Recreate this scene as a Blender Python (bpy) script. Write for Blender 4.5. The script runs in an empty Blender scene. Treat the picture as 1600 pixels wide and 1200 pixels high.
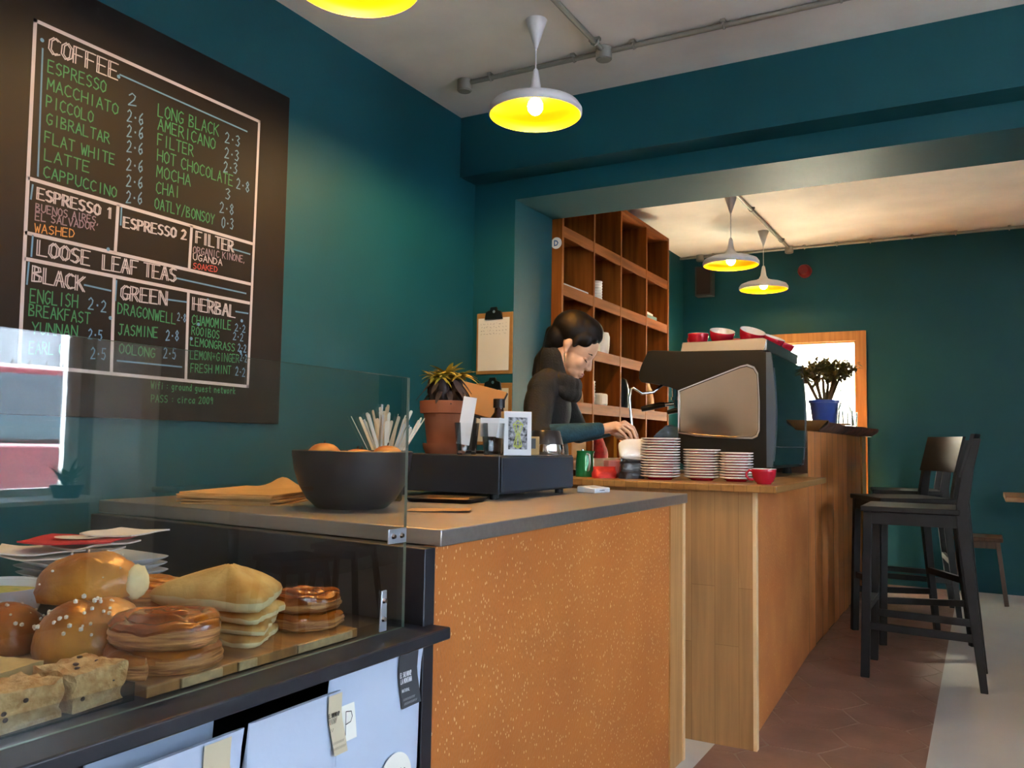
import bpy, bmesh, math, random
from mathutils import Vector, Matrix, Euler, noise
random.seed(7)
S = bpy.context.scene
COL = S.collection
Rd = math.radians

# ------------------------------------------------------------------ camera
cam_d = bpy.data.cameras.new('camera')
cam_d.sensor_width = 36.0
cam_d.lens = 1327.78 / 1600 * 36.0
cam_d.clip_start = 0.02
cam = bpy.data.objects.new('camera', cam_d)
COL.objects.link(cam)
_yaw, _pit, _rol = Rd(29.011), Rd(3.946), Rd(0.870)
_fw = Vector((-math.sin(_yaw) * math.cos(_pit), math.cos(_yaw) * math.cos(_pit), math.sin(_pit)))
_rt = Vector((math.cos(_yaw), math.sin(_yaw), 0))
_up = _rt.cross(_fw)
_r2 = math.cos(_rol) * _rt + math.sin(_rol) * _up
_u2 = -math.sin(_rol) * _rt + math.cos(_rol) * _up
_m = Matrix((_r2, _u2, -_fw)).transposed().to_4x4()
_m.translation = Vector((0, 0, 1.05))
cam.matrix_world = _m
S.camera = cam

# ------------------------------------------------------------------ view
S.view_settings.view_transform = 'Standard'
S.view_settings.look = 'None'
S.view_settings.gamma = 1.0
S.view_settings.use_curve_mapping = False
S.view_settings.exposure = 3.5
try:
    S.cycles.use_denoising = True
    S.cycles.max_bounces = 10
    S.cycles.diffuse_bounces = 6
    S.cycles.glossy_bounces = 5
    S.cycles.transmission_bounces = 8
    S.cycles.transparent_max_bounces = 16
    S.cycles.sample_clamp_indirect = 6.0
    S.cycles.caustics_reflective = False
    S.cycles.caustics_refractive = False
except Exception:
    pass

# ------------------------------------------------------------------ world: flat overcast daylight
W = bpy.data.worlds.new('overcast_sky')
S.world = W
W.use_nodes = True
_b = W.node_tree.nodes['Background']
_b.inputs[0].default_value = (0.90, 0.95, 1.0, 1)
_b.inputs[1].default_value = 17.0
def portal(name, loc, rot, sx, sy):
    l = bpy.data.lights.new(name, 'AREA')
    l.shape = 'RECTANGLE'; l.size = sx; l.size_y = sy
    l.cycles.is_portal = True
    o = bpy.data.objects.new(name, l); COL.objects.link(o)
    o.location = loc; o.rotation_euler = rot
portal('shop_window_daylight', (2.86, 0.85, 1.65), (0, Rd(90), 0), 1.95, 4.5)
portal('added_front_daylight', (2.08, -1.86, 1.6), (Rd(-90), 0, 0), .3, 1.9)  # portal for the added front window behind the camera
portal('side_window_daylight', (2.86, 6.05, 1.53), (0, Rd(90), 0), 1.2, .72)

# ------------------------------------------------------------------ helpers
def lin(h):
    h = h.lstrip('#')
    v = [int(h[i:i + 2], 16) / 255 for i in (0, 2, 4)]
    return tuple(c / 12.92 if c <= .04045 else ((c + .055) / 1.055) ** 2.4 for c in v)

MATS = {}
def mat(name, col='808080', rough=.5, metal=0., var=0., scale=8., col2=None, bump=0., bscale=60., stretch=None,
        spec=.5, coat=0., emit=None, estr=0., detail=4.):
    if name in MATS: return MATS[name]
    m = bpy.data.materials.new(name); m.use_nodes = True
    nt = m.node_tree; N = nt.nodes; L = nt.links
    b = N['Principled BSDF']
    c = lin(col)
    b.inputs['Base Color'].default_value = (*c, 1)
    b.inputs['Roughness'].default_value = rough
    b.inputs['Metallic'].default_value = metal
    b.inputs['Specular IOR Level'].default_value = spec
    b.inputs['Coat Weight'].default_value = coat
    if emit:
        b.inputs['Emission Color'].default_value = (*lin(emit), 1)
        b.inputs['Emission Strength'].default_value = estr
    if var or col2 or bump:
        tc = N.new('ShaderNodeTexCoord'); mp = N.new('ShaderNodeMapping')
        L.new(tc.outputs['Object'], mp.inputs[0])
        if stretch: mp.inputs['Scale'].default_value = stretch
        if var or col2:
            n = N.new('ShaderNodeTexNoise'); n.inputs['Scale'].default_value = scale; n.inputs['Detail'].default_value = detail
            L.new(mp.outputs[0], n.inputs[0])
            r = N.new('ShaderNodeValToRGB')
            r.color_ramp.elements[0].position = .34; r.color_ramp.elements[1].position = .66
            if col2: ca, cb = c, lin(col2)
            else:
                ca = tuple(x * (1 - var) for x in c); cb = tuple(min(1, x * (1 + var)) for x in c)
            r.color_ramp.elements[0].color = (*ca, 1); r.color_ramp.elements[1].color = (*cb, 1)
            L.new(n.outputs[0], r.inputs[0]); L.new(r.outputs[0], b.inputs['Base Color'])
        if bump:
            n2 = N.new('ShaderNodeTexNoise'); n2.inputs['Scale'].default_value = bscale; n2.inputs['Detail'].default_value = 3
            L.new(mp.outputs[0], n2.inputs[0])
            bp = N.new('ShaderNodeBump'); bp.inputs['Strength'].default_value = bump; bp.inputs['Distance'].default_value = .01
            L.new(n2.outputs[0], bp.inputs['Height']); L.new(bp.outputs[0], b.inputs['Normal'])
    MATS[name] = m
    return m

def thin_glass(name, tint=(.95, .98, .97), ior=1.5, rough=0.0, gain=1.0):
    """a thin clear pane: Fresnel mix of straight transmission and mirror reflection"""
    if name in MATS: return MATS[name]
    m = bpy.data.materials.new(name); m.use_nodes = True
    nt = m.node_tree; N = nt.nodes; L = nt.links
    N.remove(N['Principled BSDF'])
    t = N.new('ShaderNodeBsdfTransparent'); t.inputs[0].default_value = (*tint, 1)
    g = N.new('ShaderNodeBsdfGlossy'); g.inputs['Roughness'].default_value = rough
    f = N.new('ShaderNodeFresnel'); f.inputs[0].default_value = ior
    mul = N.new('ShaderNodeMath'); mul.operation = 'MULTIPLY'; mul.inputs[1].default_value = gain; mul.use_clamp = True
    mx = N.new('ShaderNodeMixShader')
    L.new(f.outputs[0], mul.inputs[0]); L.new(mul.outputs[0], mx.inputs[0])
    L.new(t.outputs[0], mx.inputs[1]); L.new(g.outputs[0], mx.inputs[2])
    L.new(mx.outputs[0], N['Material Output'].inputs[0])
    MATS[name] = m
    return m

def plank_mat(name, cols, rough=.45, bw=.6, rh=.08, axes='xyz', gap='6a4a2a', gapw=.0015, grain=.18, coat=0.):
    """wood staves: brick pattern in object space, rotated so that rows run along the staves"""
    if name in MATS: return MATS[name]
    m = bpy.data.materials.new(name); m.use_nodes = True
    nt = m.node_tree; N = nt.nodes; L = nt.links
    b = N['Principled BSDF']; b.inputs['Roughness'].default_value = rough; b.inputs['Coat Weight'].default_value = coat
    tc = N.new('ShaderNodeTexCoord'); sp = N.new('ShaderNodeSeparateXYZ'); mp = N.new('ShaderNodeCombineXYZ')
    L.new(tc.outputs['Object'], sp.inputs[0])
    for i, ch in enumerate(axes): L.new(sp.outputs['xyz'.index(ch)], mp.inputs[i])
    br = N.new('ShaderNodeTexBrick')
    br.inputs['Color1'].default_value = (*lin(cols[0]), 1); br.inputs['Color2'].default_value = (*lin(cols[1]), 1)
    br.inputs['Mortar'].default_value = (*lin(gap), 1)
    br.inputs['Scale'].default_value = 1; br.inputs['Mortar Size'].default_value = gapw
    br.inputs['Brick Width'].default_value = bw; br.inputs['Row Height'].default_value = rh
    br.offset = .37; br.inputs['Bias'].default_value = 0
    L.new(mp.outputs[0], br.inputs[0])
    m2 = N.new('ShaderNodeMapping'); m2.inputs['Scale'].default_value = (2.5, 45, 45)
    L.new(mp.outputs[0], m2.inputs[0])
    n = N.new('ShaderNodeTexNoise'); n.inputs['Scale'].default_value = 1; n.inputs['Detail'].default_value = 6; n.inputs['Distortion'].default_value = .6
    L.new(m2.outputs[0], n.inputs[0])
    mr = N.new('ShaderNodeMapRange'); mr.inputs[1].default_value = .3; mr.inputs[2].default_value = .7
    mr.inputs[3].default_value = 1 - grain; mr.inputs[4].default_value = 1 + grain
    L.new(n.outputs[0], mr.inputs[0])
    mx = N.new('ShaderNodeMix'); mx.data_type = 'RGBA'; mx.blend_type = 'MULTIPLY'; mx.inputs[0].default_value = 1
    L.new(br.outputs[0], mx.inputs[6]); L.new(mr.outputs[0], mx.inputs[7])
    L.new(mx.outputs[2], b.inputs['Base Color'])
    MATS[name] = m
    return m

def grain_mat(name, c1, c2, axis=2, rough=.45, fine=40., coat=0., spec=.5):
    """plain wood with grain along one object axis"""
    st = [fine, fine, fine]; st[axis] = fine / 18
    return mat(name, c1, rough, col2=c2, scale=1., stretch=tuple(st), coat=coat, detail=7., spec=spec)

class MB:
    def __init__(s): s.bm = bmesh.new(); s.mi = 0
    def _t(s, faces):
        for f in faces: f.material_index = s.mi
        return faces
    def poly(s, pts):
        return s._t([s.bm.faces.new([s.bm.verts.new(p) for p in pts])])
    def box(s, x0, x1, y0, y1, z0, z1, mtx=None):
        v = [Vector((x, y, z)) for z in (z0, z1) for y in (y0, y1) for x in (x0, x1)]
        if mtx: v = [mtx @ p for p in v]
        v = [s.bm.verts.new(p) for p in v]
        q = [(0, 2, 3, 1), (4, 5, 7, 6), (0, 1, 5, 4), (2, 6, 7, 3), (0, 4, 6, 2), (1, 3, 7, 5)]
        return s._t([s.bm.faces.new([v[i] for i in f]) for f in q])
    def prism(s, pts, a, b, ax='z', mtx=None):
        def P(p, h):
            q = {'z': (p[0], p[1], h), 'y': (p[0], h, p[1]), 'x': (h, p[0], p[1])}[ax]
            q = Vector(q)
            return mtx @ q if mtx else q
        A = [s.bm.verts.new(P(p, a)) for p in pts]; B = [s.bm.verts.new(P(p, b)) for p in pts]
        n = len(pts); fs = [s.bm.faces.new(A), s.bm.faces.new(B)]
        for i in range(n): fs.append(s.bm.faces.new((A[i], A[(i + 1) % n], B[(i + 1) % n], B[i])))
        return s._t(fs)
    def rings(s, rings, close=True, cap=True):
        R_ = [[s.bm.verts.new(p) for p in r] for r in rings]
        fs = []
        for a, b in zip(R_, R_[1:]):
            n = len(a)
            for i in range(n if close else n - 1):
                fs.append(s.bm.faces.new((a[i], a[(i + 1) % n], b[(i + 1) % n], b[i])))
        if cap:
            fs.append(s.bm.faces.new(R_[0])); fs.append(s.bm.faces.new(R_[-1]))
        return s._t(fs)
    def tube(s, pts, r, n=8, cap=True, closed=False):
        pts = [Vector(p) for p in pts]; k = len(pts)
        rr = r if isinstance(r, (list, tuple)) else [r] * k
        T = []
        for i in range(k):
            a = pts[(i - 1) % k] if (i > 0 or closed) else pts[i]; b = pts[(i + 1) % k] if (i < k - 1 or closed) else pts[i]
            d = (b - a); T.append(d.normalized() if d.length > 1e-9 else Vector((0, 0, 1)))
        u = T[0].orthogonal().normalized(); out = []
        for i in range(k):
            u = (u - T[i] * u.dot(T[i]))
            u = u.normalized() if u.length > 1e-6 else T[i].orthogonal().normalized()
            w = T[i].cross(u)
            out.append([pts[i] + rr[i] * (math.cos(2 * math.pi * j / n) * u + math.sin(2 * math.pi * j / n) * w) for j in range(n)])
        if closed: return s.rings(out + [out[0]], True, False)
        return s.rings(out, True, cap)
    def cyl(s, p0, p1, r0, r1=None, n=16): return s.tube([p0, p1], [r0, r0 if r1 is None else r1], n)
    def lathe(s, prof, n=32, c=(0, 0, 0), mtx=None):
        c = Vector(c); fs = []; prev = None
        for (r, z) in prof:
            if r < 1e-6:
                p = Vector((0, 0, z)); p = (mtx @ p if mtx else p) + c
                ring = [s.bm.verts.new(p)]
            else:
                ring = []
                for j in range(n):
                    a = 2 * math.pi * j / n; p = Vector((r * math.cos(a), r * math.sin(a), z))
                    ring.append(s.bm.verts.new((mtx @ p if mtx else p) + c))
            if prev:
                for j in range(n):
                    k = (j + 1) % n
                    if len(prev) == 1 and len(ring) == 1: break
                    if len(prev) == 1: fs.append(s.bm.faces.new((prev[0], ring[k], ring[j])))
                    elif len(ring) == 1: fs.append(s.bm.faces.new((prev[j], prev[k], ring[0])))
                    else: fs.append(s.bm.faces.new((prev[j], prev[k], ring[k], ring[j])))
            prev = ring
        return s._t(fs)
    def ball(s, c, r, n=16, mtx=None, f=None):
        r = (r, r, r) if not isinstance(r, (tuple, list)) else r
        m = n // 2; rings = []
        c = Vector(c)
        def P(th, ph):
            d = Vector((math.sin(th) * math.cos(ph), math.sin(th) * math.sin(ph), math.cos(th)))
            k = f(d) if f else 1
            p = Vector((d.x * r[0], d.y * r[1], d.z * r[2])) * k
            return (mtx @ p if mtx else p) + c
        top = s.bm.verts.new(P(0, 0)); bot = s.bm.verts.new(P(math.pi, 0))
        for i in range(1, m): rings.append([s.bm.verts.new(P(math.pi * i / m, 2 * math.pi * j / n)) for j in range(n)])
        fs = []
        for j in range(n):
            k = (j + 1) % n
            fs.append(s.bm.faces.new((top, rings[0][j], rings[0][k])))
            for a, b in zip(rings, rings[1:]): fs.append(s.bm.faces.new((a[j], b[j], b[k], a[k])))
            fs.append(s.bm.faces.new((rings[-1][j], bot, rings[-1][k])))
        return s._t(fs)
    def surf(s, fn, nu, nv):
        g = [[s.bm.verts.new(fn(i / nu, j / nv)) for j in range(nv + 1)] for i in range(nu + 1)]
        return s._t([s.bm.faces.new((g[i][j], g[i + 1][j], g[i + 1][j + 1], g[i][j + 1])) for i in range(nu) for j in range(nv)])
    def build(s, name, mats, parent=None, smooth=40, bevel=0., loc=None, seg=2):
        bmesh.ops.recalc_face_normals(s.bm, faces=s.bm.faces[:])
        me = bpy.data.meshes.new(name); s.bm.to_mesh(me); s.bm.free()
        for m in (mats if isinstance(mats, (list, tuple)) else [mats]): me.materials.append(m)
        if smooth:
            me.polygons.foreach_set('use_smooth', [True] * len(me.polygons))
            me.set_sharp_from_angle(angle=Rd(smooth))
        o = bpy.data.objects.new(name, me); COL.objects.link(o)
        if parent: o.parent = parent
        if loc: o.location = loc
        if bevel:
            b = o.modifiers.new('edge', 'BEVEL'); b.width = bevel; b.segments = seg; b.limit_method = 'ANGLE'; b.angle_limit = Rd(35)
        return o

def tag(o, label, cat, group=None, kind=None):
    o['label'] = label; o['category'] = cat
    if group: o['group'] = group
    if kind: o['kind'] = kind
    return o
def thing(name, label, cat, loc=(0, 0, 0), rz=0., group=None, rot=None):
    o = bpy.data.objects.new(name, None); COL.objects.link(o); o.empty_display_size = .05
    o.location = loc; o.rotation_euler = rot if rot else (0, 0, rz)
    return tag(o, label, cat, group)
def solo(name, mb, mats, label, cat, loc=(0, 0, 0), rz=0., group=None, **k):
    o = mb.build(name, mats, None, **k); o.location = loc; o.rotation_euler = (0, 0, rz)
    return tag(o, label, cat, group)
def struct(name, mb, mats, **k):
    o = mb.build(name, mats, None, **k); o['kind'] = 'structure'; return o
def dup(root, loc, rz=None, label=None, group=None, rot=None):
    r = root.copy(); COL.objects.link(r); r.location = loc
    if rz is not None: r.rotation_euler = (0, 0, rz)
    if rot is not None: r.rotation_euler = rot
    if label: r['label'] = label
    if group: r['group'] = group
    for ch in list(root.children):
        c = ch.copy(); COL.objects.link(c); c.parent = r
        for g in list(ch.children):
            d = g.copy(); COL.objects.link(d); d.parent = c
    return r

# single stroke hand lettering on a 4 x 6 grid
GL = {
'A': '0,0 1.9,6 4,0|.8,2.2 3.3,2.2', 'B': '0,0 0,6 2.6,5.6 2.9,4.2 0,3.2 3.4,2.2 3.2,.4 0,0', 'C': '3.8,5.2 2,6 .3,4.6 .1,1.6 1.8,0 3.8,.8',
'D': '0,0 0,6 2.6,5.2 3.8,3 2.6,.6 0,0', 'E': '3.6,6 0,6 0,0 3.6,0|0,3.1 2.8,3.1', 'F': '3.6,6 0,6 0,0|0,3.2 2.7,3.2',
'G': '3.8,5.3 2,6 .3,4.5 .2,1.5 1.8,0 3.6,.9 3.7,2.6 2.2,2.6', 'H': '0,0 0,6|4,0 4,6|0,3 4,3', 'I': '2,0 2,6', 'J': '.2,1.2 1.4,0 2.6,1 2.7,6|1,6 4,6',
'K': '0,0 0,6|3.8,6 0,2.6|1,3.5 4,0', 'L': '0,6 0,0 3.6,0', 'M': '0,0 .3,6 2,2.2 3.7,6 4,0', 'N': '0,0 0,6 4,0 4,6', 'O': '2,6 .3,4.6 .1,1.6 1.8,0 3.6,1.2 3.9,4.4 2,6',
'P': '0,0 0,6 2.8,5.6 3.4,4.2 2.6,3 0,2.7', 'Q': '2,6 .3,4.6 .1,1.6 1.8,0 3.6,1.2 3.9,4.4 2,6|2.4,1.4 4,-.4', 'R': '0,0 0,6 2.8,5.6 3.3,4.3 2.4,3.1 0,2.8|1.4,2.9 3.9,0',
'S': '3.6,5.4 1.9,6 .3,4.9 .8,3.5 3,2.7 3.6,1.3 2,0 .2,.7', 'T': '0,6 4,6|2,6 2,0', 'U': '0,6 .1,1.4 1.8,0 3.6,1.2 4,6', 'V': '0,6 2,0 4,6',
'W': '0,6 1,0 2,4 3,0 4,6', 'X': '0,0 4,6|0,6 4,0', 'Y': '0,6 2,3 4,6|2,3 1.6,0', 'Z': '0,6 4,6 0,0 4,0',
'0': '2,6 .5,4.6 .4,1.4 1.9,0 3.4,1.4 3.5,4.6 2,6', '1': '1,4.8 2.2,6 2.2,0', '2': '.4,4.8 1.8,6 3.3,4.8 2.8,3 .2,0 3.8,.2', '3': '.4,5.4 2,6 3.3,4.8 1.6,3.2 3.4,1.8 2.2,0 .3,.5',
'5': '3.5,6 .8,6 .6,3.4 2.6,3.6 3.5,1.9 2.2,0 .3,.5', '6': '3,6 1,4 .5,1.6 1.8,0 3.4,1.2 2.8,3 .7,2.2', '8': '2,3.2 .7,4.6 2,6 3.2,4.7 2,3.2 .4,1.5 2,0 3.5,1.5 2,3.2', '9': '3.3,4.6 2,6 .6,4.6 1.6,3.2 3.3,4.4 2.8,0',
'·': '1.8,2.6 2.2,2.6 2.2,3 1.8,3 1.8,2.6', ',': '1.6,.4 1,-1', '.': '1.6,0 2,.3', ':': '2,1 2,1.4|2,3.4 2,3.8', '/': '.5,-.5 3.5,6.5', '+': '.6,3 3.4,3|2,1.6 2,4.4', '&': '4,0 .8,4.8 2,6 3,4.8 .3,1.6 1.6,0 3.8,2.2',
'a': '3.2,3.4 1.4,3.8 .3,2 1.4,0 3.2,1.2|3.2,3.8 3.3,0', 'c': '3.4,3.2 1.8,3.8 .5,2 1.8,0 3.5,.7', 'd': '3.2,3.4 1.4,3.8 .3,2 1.4,0 3.2,1.2|3.2,6 3.3,0', 'e': '.4,2 3.3,2.2 2,3.8 .5,2.2 1.6,0 3.4,.7',
'f': '3.4,5.6 2.2,6 1.6,4.4 1.6,0|.4,3.6 3,3.6', 'g': '3.2,3.4 1.4,3.8 .4,2 1.6,.4 3.2,1.6|3.2,3.8 3,-1.4 .8,-1.8', 'i': '2,0 2,3.6|2,4.8 2,5.2', 'k': '.6,0 .6,6|3.2,3.8 .6,1.8 3.4,0', 'l': '2,6 2,0',
'n': '.5,0 .5,3.8|.5,2.6 2,3.8 3.3,2.6 3.4,0', 'o': '2,3.8 .5,2.4 .8,.6 2,0 3.4,1.4 3.2,3 2,3.8', 'r': '.8,0 .8,3.8|.8,2.4 2.2,3.8 3.4,3.3', 's': '3.2,3.3 1.8,3.8 .7,2.9 3,1.2 2,0 .4,.5', 't': '1.8,5.4 1.8,.4 3.2,0|.5,3.8 3.2,3.8',
'u': '.5,3.8 .6,.8 1.8,0 3.2,1.2|3.3,3.8 3.4,0', 'w': '.2,3.8 1,0 2,2.8 3,0 3.8,3.8', 'v': '.3,3.8 2,0 3.7,3.8',
}
def strokes(txt):
    out = []; x = 0
    for ch in txt:
        if ch == ' ': x += 3.4; continue
        adv = {'·': 4.2, 'I': 4.6, 'i': 3.6, ':': 4, ',': 3.5, '.': 3.2, 'l': 3.6}.get(ch, 5.2)
        off = (adv - 5.2) / 2
        for pl in GL.get(ch, '').split('|'):
            if pl: out.append([(x + off + float(a.split(',')[0]), float(a.split(',')[1])) for a in pl.split()])
        x += adv
    return out, x - 1.2
def letter(mb, txt, org, ux, uz, w, h, lw, wob=0., dbl=0., slope=None):
    """ribbons along the strokes; ux/uz = unit right/up vectors of the face, w x h = size of the line, lw = line width"""
    st, tot = strokes(txt)
    org = Vector(org); ux = Vector(ux); uz = Vector(uz); sx = w / max(tot, 1); sz = h / 6
    sl = slope or 0.
    P = lambda p, d=0: org + ux * ((p[0] + d) * sx) + uz * (p[1] * sz + (p[0] * sx) * sl)
    nrm = ux.cross(uz); lift = 0
    for d in ([0, dbl] if dbl else [0]):
        for pl in st:
            for a, b in zip(pl, pl[1:]):
                A, B = P(a, d), P(b, d)
                t = (B - A)
                if t.length < 1e-7: continue
                t = t.normalized(); s_ = nrm.cross(t) * lw / 2; e = t * lw * .35 + nrm * 0
                lift = (lift + 1) % 40; A = A + nrm * lift * 4e-5; B = B + nrm * lift * 4e-5
                mb.poly([A - e - s_, B + e - s_, B + e + s_, A - e + s_])
# ------------------------------------------------------------------ materials of the room
M_TEAL = mat('teal_paint', '094b54', .55, spec=.3, var=.06, scale=2.2, bump=.05, bscale=90)
M_CEIL = mat('ceiling_plaster', 'ebe7e0', .9, var=.07, scale=2.6, bump=.15, bscale=9)
M_BEIGE = mat('beige_plaster', 'eee2d0', .8)
M_WHITE = mat('white_paint', 'e4e6e6', .55)
M_CONC = mat('pale_floor', 'c6c3bd', .38, var=.05, scale=2.5)
M_TILE = mat('terracotta_tile', '96705e', .5, col2='80604f', scale=5., bump=.12, bscale=40)
M_GROUT = mat('tile_grout', 'a08c7e', .9, var=.12, scale=14)
M_PINE = grain_mat('pine_frame', 'c08a4a', 'a8743a', 2, .45)
M_BLACKW = mat('black_board', '191d24', .42, var=.15, scale=30, spec=.5)
M_STEEL = mat('brushed_steel', 'a29e99', .42, .92, var=.05, scale=1., stretch=(3, 90, 90))
M_CHROME = mat('polished_metal', 'd5d7da', .12, 1.)
M_GALV = mat('galvanised_conduit', '9a9a92', .45, .6)

# ------------------------------------------------------------------ floor
m = MB(); m.box(-2.5, -.85, -1.8, 7.45, -.12, 0); m.box(-.188, 2.8, -1.8, 7.45, -.12, 0); m.box(-.85, -.188, -1.8, 7.45, -.12, -.006)
struct('floor', m, [M_CONC], smooth=0)
def clipx(pts, lim, side):
    out = []
    for i in range(len(pts)):
        a, b = pts[i], pts[(i + 1) % len(pts)]
        ia, ib = side * (a[0] - lim) >= 0, side * (b[0] - lim) >= 0
        if ia: out.append(a)
        if ia != ib:
            t = (lim - a[0]) / (b[0] - a[0]); out.append((lim, a[1] + t * (b[1] - a[1])))
    return out
m = MB(); m.mi = 1; m.box(-.85, -.188, -1.8, 7.3, -.006, -.0015); m.mi = 0
hx, hy, g = .165, .19, .006
for r in range(-8, 30):
    for c in range(-1, 5):
        cx = -.85 + c * hx * 2 * .75 * 1.0; cy = r * hy * 1.5 + (hy * .75 if c % 2 else 0)
        pts = []
        for k in range(12):        # wavy lozenge-hexagon outline
            a = Rd(30 * k); rad = 1.0 if k % 2 == 0 else .885
            pts.append((cx + (hx - g) * rad * math.cos(a), cy + (hy * .87 - g) * rad * math.sin(a)))
        pts = clipx(clipx(pts, -.85, 1), -.188, -1)
        if len(pts) > 2 and -1.7 < cy < 7.1: m.prism(pts, -.002, 0)
struct('floor_tiles', m, [M_TILE, M_GROUT], smooth=0)

# ------------------------------------------------------------------ walls, beam, ceiling
m = MB(); m.box(-2.5, -2.3, .95, 7.45, 0, 2.7); m.mi = 1; m.box(-2.5, -2.3, -1.8, .95, 0, 2.7); struct('wall_left', m, [M_TEAL, M_BEIGE], smooth=0)
m = MB(); m.box(-2.3, -2.06, 3.72, 4.145, 0, 2.285); struct('pillar', m, [M_TEAL], smooth=0)
m = MB(); m.box(-2.3, 2.6, 3.57, 4.15, 2.39, 2.7); m.box(-2.3, 2.6, 3.72, 4.15, 2.285, 2.39); struct('beam', m, [M_TEAL], smooth=0)
DX0, DX1, DZ = -1.565, -.877, 1.905
m = MB(); m.box(-2.3, DX0, 7.25, 7.4, 0, 2.7); m.box(DX1, 2.6, 7.25, 7.4, 0, 2.7); m.box(DX0, DX1, 7.25, 7.4, DZ, 2.7)
struct('wall_back', m, [M_TEAL], smooth=0)
m = MB()
for a in [(-2.3, 1.95, 0, 2.7), (2.2, 2.6, 0, 2.7), (1.95, 2.2, 0, .7), (1.95, 2.2, 2.5, 2.7)]: m.box(a[0], a[1], -1.8, -1.6, a[2], a[3])
struct('wall_front', m, [M_BEIGE], smooth=0)
m = MB()
for a in [(-1.6, -1.4, 0, 2.7), (3.06, 5.70, 0, 2.7), (6.40, 7.25, 0, 2.7), (-1.4, 3.06, 0, .70), (-1.4, 3.06, 2.62, 2.7), (5.70, 6.40, 2.1, 2.7), (5.70, 6.40, 0, .95)]:
    m.box(2.6, 2.85, *a)
struct('wall_right', m, [mat('grey_wall_paint', '9a9c9a', .7)], smooth=0)
m = MB(); m.box(-2.5, 2.85, -1.8, 9.6, 2.7, 2.82); struct('ceiling', m, [M_CEIL], smooth=0)
# door frame to the kitchen
m = MB(); w = .078
m.prism([(DX0, 0), (DX0, DZ), (DX1, DZ), (DX1, 0), (DX1 + w, 0), (DX1 + w, DZ + w), (DX0 - w, DZ + w), (DX0 - w, 0)], 7.225, 7.25, 'y')
m.box(DX0, DX0 + .012, 7.25, 7.4, 0, DZ); m.box(DX1 - .012, DX1, 7.25, 7.4, 0, DZ); m.box(DX0, DX1, 7.25, 7.4, DZ - .012, DZ)
struct('door_frame', m, [M_PINE], smooth=0)
# kitchen beyond the doorway
m = MB(); m.box(-2.3, .6, 9.4, 9.6, 0, 2.7); m.box(-2.5, -2.3, 7.45, 9.6, 0, 2.7); m.box(.6, .8, 7.4, 9.6, 0, 2.7)
struct('wall_kitchen', m, [M_WHITE], smooth=0)
m = MB(); m.box(-2.5, .8, 7.45, 9.6, -.12, 0); struct('floor_kitchen', m, [M_CONC], smooth=0)
t = thing('ceiling_light', 'bright square kitchen ceiling light beyond the doorway', 'ceiling light', (-1.15, 8.45, 2.7))
m = MB(); m.box(-.32, .32, -.32, .32, -.05, 0); m.build('housing', M_WHITE, t, bevel=.006)
m = MB(); m.box(-.29, .29, -.29, .29, -.056, -.05); m.build('diffuser', mat('kitchen_diffuser', 'fff4d8', .5, emit='ffeec4', estr=9), t)
l = bpy.data.lights.new('kitchen_light', 'AREA'); l.shape = 'SQUARE'; l.size = .55; l.energy = 150; l.color = (1, .9, .68)
o = bpy.data.objects.new('kitchen_light', l); COL.objects.link(o); o.parent = t; o.location = (0, 0, -.062)

# ------------------------------------------------------------------ shop window on the street side
M_PANE = thin_glass('window_glass', (.96, .98, .98))
m = MB()
for a in [(-1.4, -1.33, .70, 2.62), (3.0, 3.06, .70, 2.62), (-1.33, 3.0, .70, .76), (-1.33, 3.0, 2.56, 2.62), (1.14, 1.19, .76, 2.56)]: m.box(2.68, 2.76, *a)
wf = struct('window_1', m, [M_WHITE], smooth=0, bevel=.006)
m = MB(); m.box(2.715, 2.721, -1.33, 1.14, .76, 2.56); m.box(2.715, 2.721, 1.19, 3.0, .76, 2.56); m.build('window_pane', M_PANE, wf, smooth=0)
m = MB()
for a in [(1.95, 1.99, .70, 2.5), (2.16, 2.2, .70, 2.5), (1.99, 2.16, .70, .76), (1.99, 2.16, 2.43, 2.5)]: m.box(a[0], a[1], -1.74, -1.66, a[2], a[3])
wf = struct('added_front_window', m, [M_WHITE], smooth=0, bevel=.006)  # unseen front window, added to light the faces turned towards the camera
m = MB(); m.box(1.99, 2.16, -1.703, -1.697, .76, 2.43); m.build('window_pane', M_PANE, wf, smooth=0)
m = MB(); m.box(2.30, 2.70, -1.4, 3.04, .70, .722); s = struct('window_sill', m, [M_WHITE], smooth=0, bevel=.004)
m = MB(); m.prism([(2.60, 3.09), (2.36, 3.22), (2.36, 3.34), (2.6, 3.34)], 0, 2.7); struct('trim_1', m, [M_WHITE], smooth=0, bevel=.004)
m = MB()
for a in [(5.70, 5.73, .95, 2.1), (6.37, 6.40, .95, 2.1), (5.73, 6.37, 2.06, 2.1), (5.73, 6.37, .95, .99)]: m.box(2.66, 2.70, *a)
d = struct('window_3', m, [M_WHITE], smooth=0, bevel=.004)
m = MB(); m.box(2.677, 2.683, 5.73, 6.37, .99, 2.06); m.build('window_pane', M_PANE, d, smooth=0)

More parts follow.
